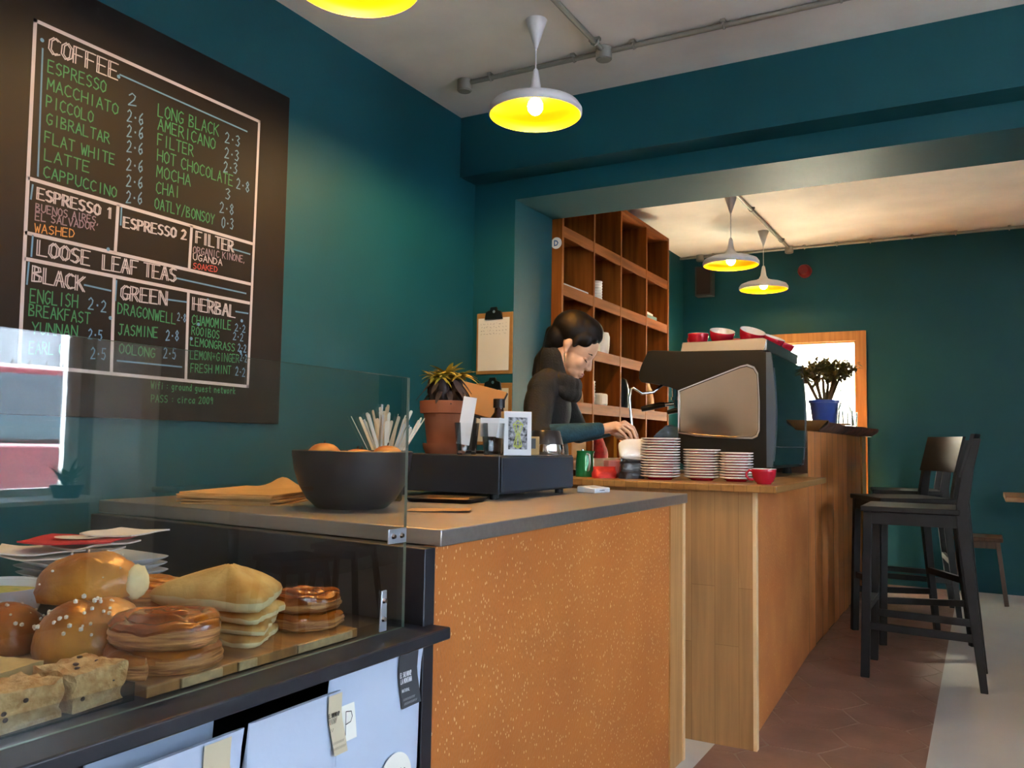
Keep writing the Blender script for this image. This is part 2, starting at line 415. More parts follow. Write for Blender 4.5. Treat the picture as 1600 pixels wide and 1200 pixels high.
# ------------------------------------------------------------------ the street outside
m = MB(); m.box(2.85, 30, -12, 22, -.32, -.12); struct('ground_street', m, [mat('asphalt', '3c3d40', .9, var=.1, scale=6)], smooth=0)
m = MB(); m.box(2.85, 4.3, -8, 14, -.12, -.06); m.box(.6, 2.85, -6, -1.82, -.12, -.06); struct('ground_pavement', m, [mat('paving', 'c2beb6', .9, var=.08, scale=4)], smooth=0)
m = MB(); m.box(10.4, 10.9, -12, 22, -.12, 9); struct('wall_street', m, [mat('grey_render', '3c4148', .85, var=.12, scale=3)], smooth=0)
m = MB(); m.box(10.2, 10.4, 7.92, 8.9, -.12, 3.2); struct('trim_street', m, [M_WHITE], smooth=0)
t = thing('railing', 'black iron spiked railing beyond the parked car, seen in the glass', 'railing', (8.6, 0, -.12))
m = MB(); m.box(-.02, .02, -2, 11, 1.75, 1.80); m.box(-.02, .02, -2, 11, .25, .30); m.build('rail', mat('black_iron', '15161a', .5), t)
for k in range(60):
    y = -2 + k * .22; m = MB(); m.cyl((0, y, 0), (0, y, 1.98), .013, n=6); m.cyl((0, y, 1.98), (0, y, 2.03), .032, .03, 6); m.cyl((0, y, 2.03), (0, y, 2.13), .03, .002, 6)
    b_ = m.build('bar', MATS['black_iron'], t, smooth=60)
# parked car
t = thing('car', 'red hatchback parked outside, mirrored in the display glass', 'car', (5.4, 3.95, -.12)); t.scale = (1, 1, 1.12)
M_RED = mat('car_paint', '4e1420', .3, coat=.3); M_TYRE = mat('tyre_rubber', '17181a', .8); M_CGL = mat('car_glass', '26303a', .08, spec=.8)
m = MB(); m.prism([(-2.0, .28), (-2.05, .62), (-1.95, .92), (-1.72, 1.0), (1.55, .98), (2.1, .86), (2.2, .6), (2.15, .28)], -.86, .86, 'x')
m.prism([(-1.72, .99), (-1.05, 1.42), (-.6, 1.53), (.4, 1.54), (.95, 1.44), (1.55, .97)], -.74, .74, 'x'); m.build('body', M_RED, t, smooth=20, bevel=.03, seg=3)
m = MB()
for sx in (-1, 1):
    for q in ([(-1.42, 1.02), (-1.0, 1.36), (-.5, 1.46), (-.5, 1.02)], [(-.43, 1.02), (-.43, 1.465), (.33, 1.475), (.33, 1.02)], [(.40, 1.02), (.40, 1.47), (.85, 1.38), (1.35, 1.02)]):
        m.prism([(y, z) for y, z in q], sx * .742, sx * .772, 'x')
m.build('side_window', M_CGL, t)
for y in (-1.3, 1.35):
    for x in (-.76, .76):
        m = MB(); m.cyl((x - .1, y, .31), (x + .1, y, .31), .31, n=28); w_ = m.build('wheel', M_TYRE, t)
        m = MB(); m.cyl((x - .108, y, .31), (x + .108, y, .31), .19, n=20); m.build('rim', M_CHROME, w_)
m = MB(); m.box(-.885, .885, -1.8, 1.9, .52, .57); m.build('side_trim', mat('black_trim', '202226', .6), t)
# ------------------------------------------------------------------ chalkboard menu
TXT=[('COFFEE',1.394,2.127,1.61,2.133,0.049,'w',1),
('ESPRESSO',1.396,2.072,1.577,2.079,0.035,'g',0),
('MACCHIATO',1.397,2.022,1.62,2.026,0.033,'g',0),
('PICCOLO',1.397,1.972,1.54,1.974,0.033,'g',0),
('GIBRALTAR',1.4,1.923,1.596,1.929,0.032,'g',0),
('FLAT WHITE', 1.398, 1.87, 1.617, 1.87, 0.032, 'g', 0),
('LATTE',1.4,1.82,1.537,1.823,0.032,'g',0),
('CAPPUCCINO',1.4,1.772,1.629,1.772,0.031,'g',0),
('LONG BLACK', 1.762, 2.073, 2.006, 2.087, 0.04, 'g', 0),
('AMERICANO',1.764,2.03,1.994,2.036,0.037,'g',0),
('FILTER',1.765,1.98,1.905,1.985,0.037,'g',0),
('HOT CHOCOLATE', 1.767, 1.93, 2.079, 1.932, 0.037, 'g', 0),
('MOCHA',1.767,1.877,1.898,1.882,0.037,'g',0),
('CHAI',1.768,1.824,1.856,1.832,0.037,'g',0),
('OATLY/BONSOY',1.765,1.774,2.004,1.778,0.034,'g',0),
('2',1.653,2.071,1.683,2.076,0.038,'b',0),
('2·6',1.652,2.019,1.71,2.024,0.037,'b',0),
('2·6',1.654,1.971,1.712,1.981,0.037,'b',0),
('2·6',1.656,1.924,1.713,1.931,0.036,'b',0),
('2·6',1.658,1.867,1.716,1.876,0.037,'b',0),
('2·6',1.66,1.817,1.718,1.825,0.036,'b',0),
('2·6',1.662,1.766,1.719,1.775,0.037,'b',0),
('2·3',2.036,2.076,2.104,2.081,0.037,'b',0),
('2·3',2.037,2.022,2.102,2.028,0.037,'b',0),
('2·3',2.035,1.971,2.097,1.982,0.037,'b',0),
('2·8',2.095,1.93,2.155,1.929,0.037,'b',0),
('3',2.047,1.879,2.071,1.882,0.037,'b',0),
('2·8',2.025,1.826,2.087,1.831,0.037,'b',0),
('0·3',2.036,1.775,2.089,1.781,0.037,'b',0),
('ESPRESSO 1', 1.384, 1.705, 1.616, 1.704, 0.032, 'w', 1),
('BUENOS AIRES,', 1.383, 1.67, 1.576, 1.677, 0.022, 'p', 0),
('EL SALVADOR', 1.383, 1.645, 1.562, 1.657, 0.022, 'p', 0),
('WASHED',1.383,1.611,1.5,1.621,0.024,'o',0),
('ESPRESSO 2', 1.656, 1.688, 1.888, 1.7, 0.032, 'w', 1),
('FILTER',1.929,1.699,2.089,1.7,0.039,'w',1),
('ORGANIC KINONE,', 1.921, 1.662, 2.148, 1.674, 0.023, 'p', 0),
('UGANDA',1.922,1.64,2.044,1.644,0.021,'w',0),
('SOAKED',1.924,1.611,2.025,1.617,0.019,'r',0),
('LOOSE',1.393,1.549,1.549,1.549,0.042,'w',1),
('LEAF',1.593,1.546,1.711,1.55,0.044,'w',1),
('TEAS',1.735,1.551,1.854,1.554,0.043,'w',1),
('BLACK',1.383,1.474,1.535,1.47,0.043,'w',1),
('GREEN',1.658,1.466,1.821,1.473,0.044,'w',1),
('HERBAL',1.927,1.473,2.109,1.472,0.042,'w',1),
('ENGLISH',1.381,1.415,1.52,1.42,0.037,'g',0),
('BREAKFAST',1.38,1.378,1.561,1.378,0.032,'g',0),
('YUNNAN',1.391,1.329,1.524,1.336,0.032,'g',0),
('EARL G', 1.386, 1.273, 1.486, 1.28, 0.034, 'g', 0),
('DRAGONWELL',1.652,1.422,1.864,1.417,0.033,'g',0),
('JASMINE',1.657,1.358,1.797,1.365,0.032,'g',0),
('OOLONG',1.663,1.303,1.79,1.3,0.029,'g',0),
('CHAMOMILE',1.928,1.425,2.094,1.427,0.031,'g',0),
('ROOIBOS',1.929,1.391,2.044,1.389,0.028,'g',0),
('LEMONGRASS',1.925,1.355,2.116,1.353,0.027,'g',0),
('LEMON+GINGER',1.927,1.31,2.138,1.316,0.028,'g',0),
('FRESH MINT', 1.931, 1.266, 2.101, 1.273, 0.028, 'g', 0),
('Wifi : ground guest network', 1.781, 1.203, 2.126, 1.205, 0.022, 'g', 0),
('PASS : circa 2009', 1.784, 1.16, 2.029, 1.165, 0.023, 'g', 0),
('2·2',1.554,1.422,1.613,1.419,0.034,'b',0),
('2·5',1.559,1.335,1.604,1.334,0.029,'b',0),
('2·5',1.57,1.277,1.619,1.278,0.033,'b',0),
('2·8',1.869,1.43,1.903,1.428,0.026,'b',0),
('2·8',1.828,1.36,1.878,1.364,0.033,'b',0),
('2·5',1.822,1.303,1.87,1.303,0.034,'b',0),
('2·2',2.113,1.426,2.161,1.425,0.026,'b',0),
('2·2',2.106,1.394,2.152,1.393,0.027,'b',0),
('2·2',2.13,1.356,2.168,1.355,0.027,'b',0),
('2·2',2.142,1.324,2.173,1.32,0.027,'b',0),
('2·2',2.123,1.271,2.167,1.268,0.03,'b',0)]
LNS=[(1.353,2.202,2.191,2.203,0.0105,'w'),
(2.191,2.203,2.182,1.235,0.0105,'w'),
(2.182,1.235,1.361,1.24,0.0105,'w'),
(1.361,1.24,1.353,2.202,0.0105,'w'),
(1.362,1.756,2.176,1.749,0.0105,'w'),
(1.362,1.604,2.174,1.602,0.0105,'w'),
(1.364,1.532,2.173,1.533,0.0105,'w'),
(1.636,1.748,1.634,1.609,0.0105,'w'),
(1.911,1.747,1.908,1.608,0.0105,'w'),
(1.635,1.524,1.64,1.248,0.0105,'w'),
(1.909,1.525,1.913,1.246,0.0105,'w'),
(1.622,2.153,2.134,2.147,0.005,'b'),
(1.378,2.131,1.384,1.77,0.005,'b'),
(1.857,1.567,2.157,1.565,0.005,'b'),
(1.54,1.49,1.624,1.487,0.005,'b'),
(1.823,1.492,1.902,1.495,0.005,'b'),
(2.115,1.494,2.17,1.495,0.005,'b'),
(1.659,1.279,1.894,1.28,0.005,'b'),
(2.093,1.711,2.169,1.709,0.005,'b'),
(1.372,1.523,1.37,1.464,0.005,'b'),
(1.643,1.52,1.642,1.461,0.005,'b'),
(1.379,1.6,1.378,1.543,0.005,'b'),
(1.371,1.74,1.368,1.701,0.005,'b'),
(1.648,1.745,1.648,1.694,0.005,'b')]
M_CHALKB = mat('blackboard', '130e0c', .55, var=.25, scale=3.5, spec=.2)
CH = {'w': mat('chalk_white', 'b8b0b3', .9), 'g': mat('chalk_green', '3a7f54', .9), 'b': mat('chalk_blue', '6088a6', .9),
      'p': mat('chalk_pink', '8a7884', .9), 'o': mat('chalk_orange', 'c08a4e', .9), 'r': mat('chalk_red', 'b04a44', .9)}
BX = -2.286
cb = thing('chalkboard', 'tall black chalkboard menu of coffees and teas hung on the teal wall', 'chalkboard', (-2.299, 1.77, 1.105))
m = MB(); m.box(0, .014, -.59, .572, 0, 1.243); m.build('board', M_CHALKB, cb, bevel=.002)
NAMES = {('w', 1): 'heading_lettering', ('g', 0): 'drink_lettering', ('b', 0): 'price_lettering'}
for (s, y0, z0, y1, z1, h, c, st) in TXT:
    m = MB(); w = y1 - y0; lw = .0035 if st else (.0036 if h > .028 else .003)
    letter(m, s, (.0146, y0 - 1.77, z0 - 1.105), (0, 1, 0), (0, 0, 1), w, h, lw, dbl=.95 if st else 0, slope=(z1 - z0) / w)
    m.build(NAMES.get((c, st), 'note_lettering'), CH[c], cb, smooth=0)
for nm, c in (('chalk_border', 'w'), ('chalk_underline', 'b')):
    m = MB()
    for (y0, z0, y1, z1, w, cc) in LNS:
        if cc != c: continue
        a, b = Vector((.0145, y0 - 1.77, z0 - 1.105)), Vector((.0145, y1 - 1.77, z1 - 1.105)); t = (b - a).normalized(); s_ = Vector((1, 0, 0)).cross(t) * w / 2
        e = t * w / 2; m.poly([a - e - s_, b + e - s_, b + e + s_, a - e + s_])
        if c == 'b': m.build(nm, CH[c], cb, smooth=0); m = MB()
    if c == 'w': m.build(nm, CH[c], cb, smooth=0)
for y, z in ((1.375, 2.155), (1.617, 2.145), (1.955, 1.428), (1.628, 1.405), (1.928, 1.377), (2.143, 1.355), (2.143, 1.465), (1.61, 1.61), (1.99, 1.515)):
    m = MB(); m.poly([(.0147, y - 1.77 + .006 * math.cos(k), z - 1.105 + .006 * math.sin(k)) for k in [i * .785 for i in range(8)]])
    m.build('chalk_dot', CH['b'], cb, smooth=0)

# ------------------------------------------------------------------ clipboards on the pillar
M_HARD = mat('hardboard', '9a7038', .6, var=.1, scale=30); M_PAPER = mat('white_paper', 'dcd8cc', .85); M_CLIP = mat('dark_clip', '20282a', .3, .8)
M_INK = mat('pencil_line', '8f8d8a', .9)
def clipboard(loc, label, hh, full):
    t = thing('clipboard', label, 'clipboard', loc)
    m = MB(); m.box(-.105, .108, -.006, 0, 0, hh); m.build('board', M_HARD, t, bevel=.004)
    m = MB(); m.surf(lambda u, v: Vector((-.094 + .184 * u, -.0075 - .004 * (1 - v) * u, .018 + (hh - .045) * v)), 6, 8); m.build('paper', M_PAPER, t)
    m = MB(); m.prism([(-.052, hh - .035), (.052, hh - .035), (.045, hh + .004), (.022, hh + .012), (.018, hh + .028), (-.018, hh + .028), (-.022, hh + .012), (-.045, hh + .004)], -.018, -.008, 'y')
    c = m.build('clip', M_CLIP, t, bevel=.002)
    m = MB(); m.cyl((.008, -.018, hh + .002), (.008, -.026, hh + .002), .008, n=12); m.build('rivet', M_CHROME, c)
    if full:
        m = MB(); rnd = random.Random(3)
        for r in range(4):
            for k in range(9):
                x = -.08 + k * .018; z = hh - .058 - r * .017
                pts = [(x + rnd.uniform(0, .014), z + rnd.uniform(-.004, .004)) for _ in range(3)]
                for a, b in zip(pts, pts[1:]):
                    A, B = Vector((a[0], -.0135, a[1])), Vector((b[0], -.0135, b[1])); tt = (B - A).normalized() * .0008
                    m.poly([A + Vector((tt.z, 0, -tt.x)), B + Vector((tt.z, 0, -tt.x)), B - Vector((tt.z, 0, -tt.x)), A - Vector((tt.z, 0, -tt.x))])
        m.build('handwriting', M_INK, t, smooth=0)
clipboard((-2.168, 3.72, 1.395), 'upper clipboard with pencilled sheet hung on the teal pillar', .315, True)
clipboard((-2.168, 3.72, 1.035), 'lower clipboard with blank sheet, hung behind the brown bottle', .315, False)

# ------------------------------------------------------------------ pigeonhole shelving behind the barista
M_SHELF = grain_mat('stained_shelf_wood', '94521c', '703a10', 1, .65, 30, spec=.12)
M_SHELFV = grain_mat('stained_upright_wood', '94541e', '6e3810', 2, .65, 30, spec=.12)
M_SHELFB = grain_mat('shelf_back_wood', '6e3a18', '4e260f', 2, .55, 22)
sh = thing('pigeonhole_shelf', 'tall brown wooden pigeonhole shelving against the wall behind the barista', 'shelving', (-2.0, 5.05, 0))
YS = [-.90, -.45, -.02, .45, .91]
def shl(name, a, mt): m = MB(); m.box(*a); return m.build(name, mt, sh, bevel=.0015)
shl('side_panel', (-.28, 0, -.9, -.875, 0, 2.57), M_SHELFV); shl('side_panel', (-.28, 0, .89, .915, 0, 2.57), M_SHELFV)
for y in YS[1:4]: shl('divider', (-.26, -.002, y - .011, y + .011, .02, 2.545), M_SHELFV)
shl('top_board', (-.28, 0, -.875, .89, 2.545, 2.57), M_SHELF)
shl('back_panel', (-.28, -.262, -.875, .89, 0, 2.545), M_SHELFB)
SHZ = [.645, .965, 1.285, 1.605, 1.925, 2.25]
for z in SHZ:
    for a, b in zip([-.875, YS[1] + .011, YS[2] + .011, YS[3] + .011], [YS[1] - .011, YS[2] - .011, YS[3] - .011, .89]):
        m = MB(); m.box(-.262, -.016, a, b, z - .018, z); m.box(-.016, -.004, a, b, z - .062, z); m.build('shelf', M_SHELF, sh, bevel=.001)
st = MB(); st.cyl((0, 0, 0), (0, -.0015, 0), .032, n=28)
s = solo('sticker', st, [M_WHITE], 'round white sticker with blue mark on the shelf side panel', 'sticker', (-2.035, 4.15, 2.15))
m = MB(); letter(m, 'D', (-.011, -.0022, -.014), (1, 0, 0), (0, 0, 1), .022, .028, .006); m.build('blue_mark', mat('blue_ink', '2a5a9a', .7), s, smooth=0)

# things kept in the shelf
M_CARD = mat('white_card', 'e2ded4', .7); M_CREAM = mat('cream_paper', 'd9c9a4', .75); M_KRAFT = mat('kraft_paper', 'b07b3c', .75, var=.08, scale=12)
def boxy(name, loc, d, w, h, mt, label, cat, rz=0, bev=.003):
    m = MB(); m.box(-d / 2, d / 2, -w / 2, w / 2, 0, h); return solo(name, m, [mt], label, cat, loc, rz, bevel=bev)
m = MB(); m.prism([(-.10, 0), (.11, 0), (.11, .012), (-.10, .075)], -.165, .165, 'y'); solo('paper_ream', m, [mat('grey_paper', 'b5b0ad', .8)], 'pale grey wedge of paper lying in the upper left pigeonhole', 'paper', (-2.125, 4.38, 1.925), bevel=.002)
def cup_sleeve(loc, h, label, r=.036):
    m = MB(); pr = [(0, 0)]
    k = int(h / .016)
    for i in range(k): pr += [(r * .9, i * h / k), (r * 1.04, (i + .8) * h / k), (r * .97, (i + .99) * h / k)]
    pr += [(r * .95, h), (r * .8, h), (0, h - .005)]
    m.lathe(pr, 18); return solo('paper_cup_stack', m, [M_CARD], label, 'paper cups', loc, smooth=50)
cup_sleeve((-2.07, 4.665, 1.925), .145, 'taller stack of white paper cups in the second pigeonhole')
cup_sleeve((-2.06, 4.765, 1.925), .12, 'shorter stack of white paper cups beside the taller stack')
cup_sleeve((-2.06, 4.67, 1.285), .14, 'white paper cup sleeve stack on the lower shelf behind the face')
m = MB(); m.lathe([(0, 0), (.05, 0), (.056, .05), (.058, .11), (.05, .135), (.047, .135), (.05, .1), (.045, .02), (0, .02)], 26)
solo('filter_pack', m, [M_CARD], 'round white paper filter pack on the shelf just right of the hair', 'filter papers', (-2.075, 4.87, 1.605))
boxy('tissue_box', (-2.08, 4.83, 1.285), .11, .11, .075, M_CARD, 'small white carton beside the cup sleeve stack', 'box', bev=.012)
boxy('carton', (-2.1, 4.81, 1.605), .09, .06, .07, M_CREAM, 'cream carton tucked behind the white filter pack', 'box')
boxy('notebook', (-2.10, 5.66, 1.925), .16, .20, .03, mat('teal_book', '5f7d78', .7), 'grey green book lying in the right hand pigeonhole', 'book')
boxy('notebook', (-2.11, 5.65, 1.955), .15, .17, .022, M_CARD, 'pale book lying on top of the grey green book', 'book', .08)
m = MB(); m.lathe([(0, 0), (.07, 0), (.068, .12), (.05, .19), (.03, .2), (.012, .2), (.016, .215), (0, .22)], 28)
k = solo('kettle', m, [mat('black_metal', '14181a', .25, .4)], 'black kettle in the shelf behind the steam wand', 'kettle', (-2.09, 5.22, 1.285))
m = MB(); m.tube([(0, .06, .17), (0, .12, .17), (0, .13, .1), (0, .075, .04)], .008, 8); m.build('handle', MATS['black_metal'], k)
def bag_soft(name, loc, w, h, d, mt, label, cat, rz=0, sd=1):
    rn = random.Random(sd); m = MB(); rows = []
    for i in range(9):
        v = i / 8; tw = w / 2 * (1 - .12 * v + .03 * math.sin(9 * v + sd)); td = d / 2 * max(.06, (1 - v ** 2.2)); n = 20
        rows.append([Vector((td * math.copysign(abs(math.cos(2 * math.pi * j / n)) ** .6, math.cos(2 * math.pi * j / n)) + rn.uniform(-.003, .003), tw * math.copysign(abs(math.sin(2 * math.pi * j / n)) ** .6, math.sin(2 * math.pi * j / n)), h * v)) for j in range(n)])
    m.rings(rows); return solo(name, m, [mt], label, cat, loc, rz)
bag_soft('paper_bag', (-2.09, 5.72, 1.285), .22, .25, .12, M_KRAFT, 'crumpled brown paper bag in the right hand pigeonhole', 'paper bag', .2, 4)
bag_soft('coffee_packet', (-2.09, 4.40, 1.285), .16, .17, .09, M_CREAM, 'cream coffee packet in the shelf in front of the chest', 'packet', -.1, 2)
bag_soft('coffee_packet', (-2.08, 4.53, 1.285), .10, .13, .07, M_KRAFT, 'small brown coffee packet beside the cream packet', 'packet', .1, 3)
bag_soft('coffee_packet', (-2.08, 4.27, 1.605), .12, .15, .09, M_CREAM, 'cream packet in the shelf just left of the hair', 'packet', .1, 5)
bag_soft('cloth_bag', (-2.06, 4.80, .965), .13, .15, .12, mat('red_cloth', '9c1c1c', .8, var=.3, scale=40), 'red patterned cloth bag on the shelf below the forearm', 'bag', .1, 7)
boxy('carton', (-2.09, 4.42, .965), .16, .2, .12, M_KRAFT, 'brown carton on the low shelf under the sleeve', 'box')
boxy('cutting_board', (-2.03, 5.06, 1.0), .02, .10, .16, mat('yellow_wood', 'c9922e', .6), 'yellow wooden board standing on the shelf behind the hand', 'board')
bpy.data.objects['cutting_board'].location.z = .965

# ------------------------------------------------------------------ ceiling conduit
def conduit(label, runs, boxes, clips):
    t = thing('conduit', label, 'conduit', (0, 0, 2.699))
    m = MB()
    for a, b in runs: m.cyl((*a, -.016), (*b, -.016), .011, n=10)
    m.build('pipe', M_GALV, t)
    for (x, y) in boxes:
        m = MB(); m.cyl((x, y, 0), (x, y, -.05), .034, n=22); m.cyl((x, y, -.05), (x, y, -.054), .03, n=22); m.build('junction_box', M_GALV, t, bevel=.002)
    for (x, y, dx) in clips:
        m = MB()
        if dx: m.box(x - .009, x + .009, y - .024, y + .024, -.012, 0); m.tube([(x, y - .014, -.008), (x, y - .014, -.02), (x, y, -.03), (x, y + .014, -.02), (x, y + .014, -.008)], .005, 6)
        else: m.box(x - .024, x + .024, y - .009, y + .009, -.012, 0); m.tube([(x - .014, y, -.008), (x - .014, y, -.02), (x, y, -.03), (x + .014, y, -.02), (x + .014, y, -.008)], .005, 6)
        m.build('saddle_clip', M_GALV, t)
conduit('grey metal conduit with round junction boxes on the front ceiling', [((-2.04, 3.19), (2.6, 3.2)), ((-1.352, 3.185), (-1.36, -1.6))], [(-2.04, 3.19), (-1.352, 3.185)],
        [(-1.9, 3.19, 1), (-1.49, 3.19, 1), (-1.22, 3.19, 1), (-.85, 3.19, 1), (-.42, 3.19, 1), (.4, 3.19, 1), (1.2, 3.19, 1), (-1.352, 3.09, 0), (-1.355, 2.3, 0), (-1.355, 1.5, 0)])
conduit('grey conduit along the back room ceiling above the small lamps', [((-2.3, 7.16), (2.6, 7.16)), ((-1.372, 7.16), (-1.372, 4.15))], [(-2.12, 7.16), (-1.372, 7.16)],
        [(-1.25, 7.16, 1), (-1.0, 7.16, 1), (-.75, 7.16, 1), (-.45, 7.16, 1), (-.15, 7.16, 1), (.2, 7.16, 1), (.6, 7.16, 1), (-2.0, 7.16, 1), (-1.372, 5.85, 0), (-1.372, 6.85, 0)])

# ------------------------------------------------------------------ pendant lamps
M_GOLD = mat('gold_inside', 'f2b416', .45, 1.); M_LWHITE = mat('white_enamel', 'dfdfe2', .35); M_BULB = mat('lamp_bulb', 'ffe2a0', .5, emit='ffd08a', estr=90)
M_BULB2 = mat('lamp_bulb_back', 'ffe2a0', .5, emit='ffd08a', estr=26)
def pendant(x, y, zr, label):
    t = thing('pendant_lamp', label, 'pendant lamp', (x, y, zr), group='white pendant lamps with gold insides')
    up = 2.7 - zr
    m = MB(); m.lathe([(.176, 0), (.182, .006), (.182, .022), (.170, .040), (.13, .056), (.07, .070), (.036, .084), (.022, .11), (.012, .175), (.007, .185), (.006, .185)], 48); m.build('shade', M_LWHITE, t, smooth=50)
    m = MB(); m.lathe([(.1765, .0005), (.1755, .02), (.164, .036), (.125, .052), (.066, .066), (.032, .08), (.02, .1), (0, .1)], 48); m.build('gold_lining', M_GOLD, t, smooth=50)
    m = MB(); m.cyl((0, 0, .18), (0, 0, up - .1), .0028, n=8); m.build('cable', M_LWHITE, t)
    m = MB(); m.lathe([(.0, up - .115), (.006, up - .115), (.01, up - .1), (.042, up), (0, up)], 24); m.build('ceiling_rose', M_LWHITE, t)
    m = MB(); m.ball((0, 0, .036), (.03, .03, .034), 20); b = m.build('bulb', M_BULB if y < 4 else M_BULB2, t)
pendant(-1.497, 2.852, 2.318, 'white pendant lamp with gold inside, hung in front of the teal beam')
pendant(-1.510, 1.790, 2.318, 'white pendant lamp with gold inside, nearest the chalkboard')
pendant(-1.432, 5.531, 2.235, 'larger looking white pendant lamp of the pair above the coffee machine')
pendant(-1.447, 6.553, 2.245, 'farther white pendant lamp, hung nearest the back wall')

# ------------------------------------------------------------------ small things on the back wall
m = MB(); m.lathe([(0, 0), (.055, 0), (.055, .03), (.045, .075), (.035, .085), (0, .085)], 26, mtx=Matrix.Rotation(Rd(90), 4, 'X'))
solo('alarm_sounder', m, [mat('alarm_red', '701010', .4)], 'round red fire alarm sounder on the back wall', 'fire alarm', (-1.262, 7.25, 2.50))
t = thing('wall_speaker', 'dark boxed speaker on the back wall behind the pendant lamps', 'speaker', (-2.09, 7.25, 2.34))
m = MB(); m.box(-.075, .075, -.10, 0, 0, .26); m.build('cabinet', mat('speaker_grey', '35393a', .6), t, bevel=.006)
m = MB(); m.box(-.06, .06, -.104, -.10, .015, .245); m.build('grille', mat('speaker_grille', '2a1a14', .8), t, bevel=.004)
# ------------------------------------------------------------------ counters
def glitter(name, base, base2, fleck, amt, rough=.5):
    m = bpy.data.materials.new(name); m.use_nodes = True; nt = m.node_tree; N = nt.nodes; L = nt.links
    b = N['Principled BSDF']; b.inputs['Roughness'].default_value = rough
    tc = N.new('ShaderNodeTexCoord'); mp = N.new('ShaderNodeMapping'); mp.inputs['Scale'].default_value = (170, 170, 90); mp.inputs['Rotation'].default_value = (Rd(18), 0, 0)
    L.new(tc.outputs['Object'], mp.inputs[0])
    v = N.new('ShaderNodeTexVoronoi'); v.inputs['Scale'].default_value = 1; L.new(mp.outputs[0], v.inputs['Vector'])
    n = N.new('ShaderNodeTexNoise'); n.inputs['Scale'].default_value = 3.5; n.inputs['Detail'].default_value = 5; L.new(tc.outputs['Object'], n.inputs[0])
    sx = N.new('ShaderNodeSeparateColor'); L.new(v.outputs['Color'], sx.inputs[0])
    a = N.new('ShaderNodeMath'); a.operation = 'MULTIPLY_ADD'; a.inputs[1].default_value = .55; L.new(n.outputs[0], a.inputs[0]); L.new(sx.outputs[0], a.inputs[2])
    g = N.new('ShaderNodeMath'); g.operation = 'GREATER_THAN'; g.inputs[1].default_value = 1.23 - amt; L.new(a.outputs[0], g.inputs[0])
    d = N.new('ShaderNodeMath'); d.operation = 'LESS_THAN'; d.inputs[1].default_value = .34; L.new(v.outputs['Distance'], d.inputs[0])
    k = N.new('ShaderNodeMath'); k.operation = 'MULTIPLY'; L.new(g.outputs[0], k.inputs[0]); L.new(d.outputs[0], k.inputs[1])
    r = N.new('ShaderNodeValToRGB'); r.color_ramp.elements[0].position = .35; r.color_ramp.elements[1].position = .65
    r.color_ramp.elements[0].color = (*lin(base), 1); r.color_ramp.elements[1].color = (*lin(base2), 1); L.new(n.outputs[0], r.inputs[0])
    k2 = N.new('ShaderNodeMath'); k2.operation = 'MULTIPLY'; k2.inputs[1].default_value = .7; L.new(k.outputs[0], k2.inputs[0])
    mx = N.new('ShaderNodeMix'); mx.data_type = 'RGBA'; L.new(k2.outputs[0], mx.inputs[0]); L.new(r.outputs[0], mx.inputs[6]); mx.inputs[7].default_value = (*lin(fleck), 1)
    L.new(mx.outputs[2], b.inputs['Base Color'])
    bp = N.new('ShaderNodeBump'); bp.inputs['Strength'].default_value = .35; bp.inputs['Distance'].default_value = .003; L.new(v.outputs['Distance'], bp.inputs['Height']); L.new(bp.outputs[0], b.inputs['Normal'])
    MATS[name] = m; return m
M_GLIT = glitter('copper_fleck_board', 'b4692e', 'c27534', 'f6d2a0', .13)
M_GLIT2 = glitter('copper_fleck_board_dark', 'c07038', 'd08444', 'ecb47a', .02)
M_STAVE = plank_mat('beech_staves', ('c0905e', 'a67a4a'), .45, .55, .085, 'zxy', gap='8a6236', gapw=.0008, grain=.14)
M_STAVEX = plank_mat('worktop_staves', ('ac7c42', '8e6230'), .35, .5, .045, 'yxz', gap='6a4824', gapw=.0008, grain=.16)
M_LITEEDGE = mat('pale_wood_edge', 'e2bf90', .5)

STX = -2.02
sc = thing('service_counter', 'near service counter with orange flecked front panel under the steel top', 'counter', (-1.45, 2.1, 0))
def part(parent, name, mb, mt, **k):
    o = mb.build(name, mt, parent, **k)
    if parent and parent.type == 'EMPTY': o.location = -Vector(parent.location)
    return o
m = MB(); m.box(-.93, -.905, 1.337, 2.708, 0, .853); part(sc, 'front_panel', m, M_GLIT, bevel=.002)
m = MB(); m.box(-.93, -.900, 2.708, 2.832, 0, .853); part(sc, 'end_post', m, grain_mat('light_post_wood', 'bf8e58', 'ab7a44', 2, .45))
m = MB(); m.box(-1.96, -.896, 2.832, 2.853, 0, .853); part(sc, 'end_panel', m, M_LITEEDGE)
m = MB(); m.prism([(-.899, 1.302), (-.899, 1.337), (-1.99, 1.425), (-1.99, 1.39)], 0, .853); part(sc, 'side_panel', m, M_BLACKW, bevel=.002)
m = MB(); m.prism([(-1.97, 1.44), (-.94, 1.35), (-.94, 2.82), (-1.97, 2.82)], .10, .80); part(sc, 'carcass', m, M_BLACKW, smooth=0)
m = MB(); m.prism([(-2.02, 1.432), (-.891, 1.342), (-.892, 2.865), (-2.02, 2.92)], .853, .885)
wt = solo('steel_worktop', m, [M_STEEL], 'brushed steel worktop on the near service counter', 'worktop', bevel=.0025)

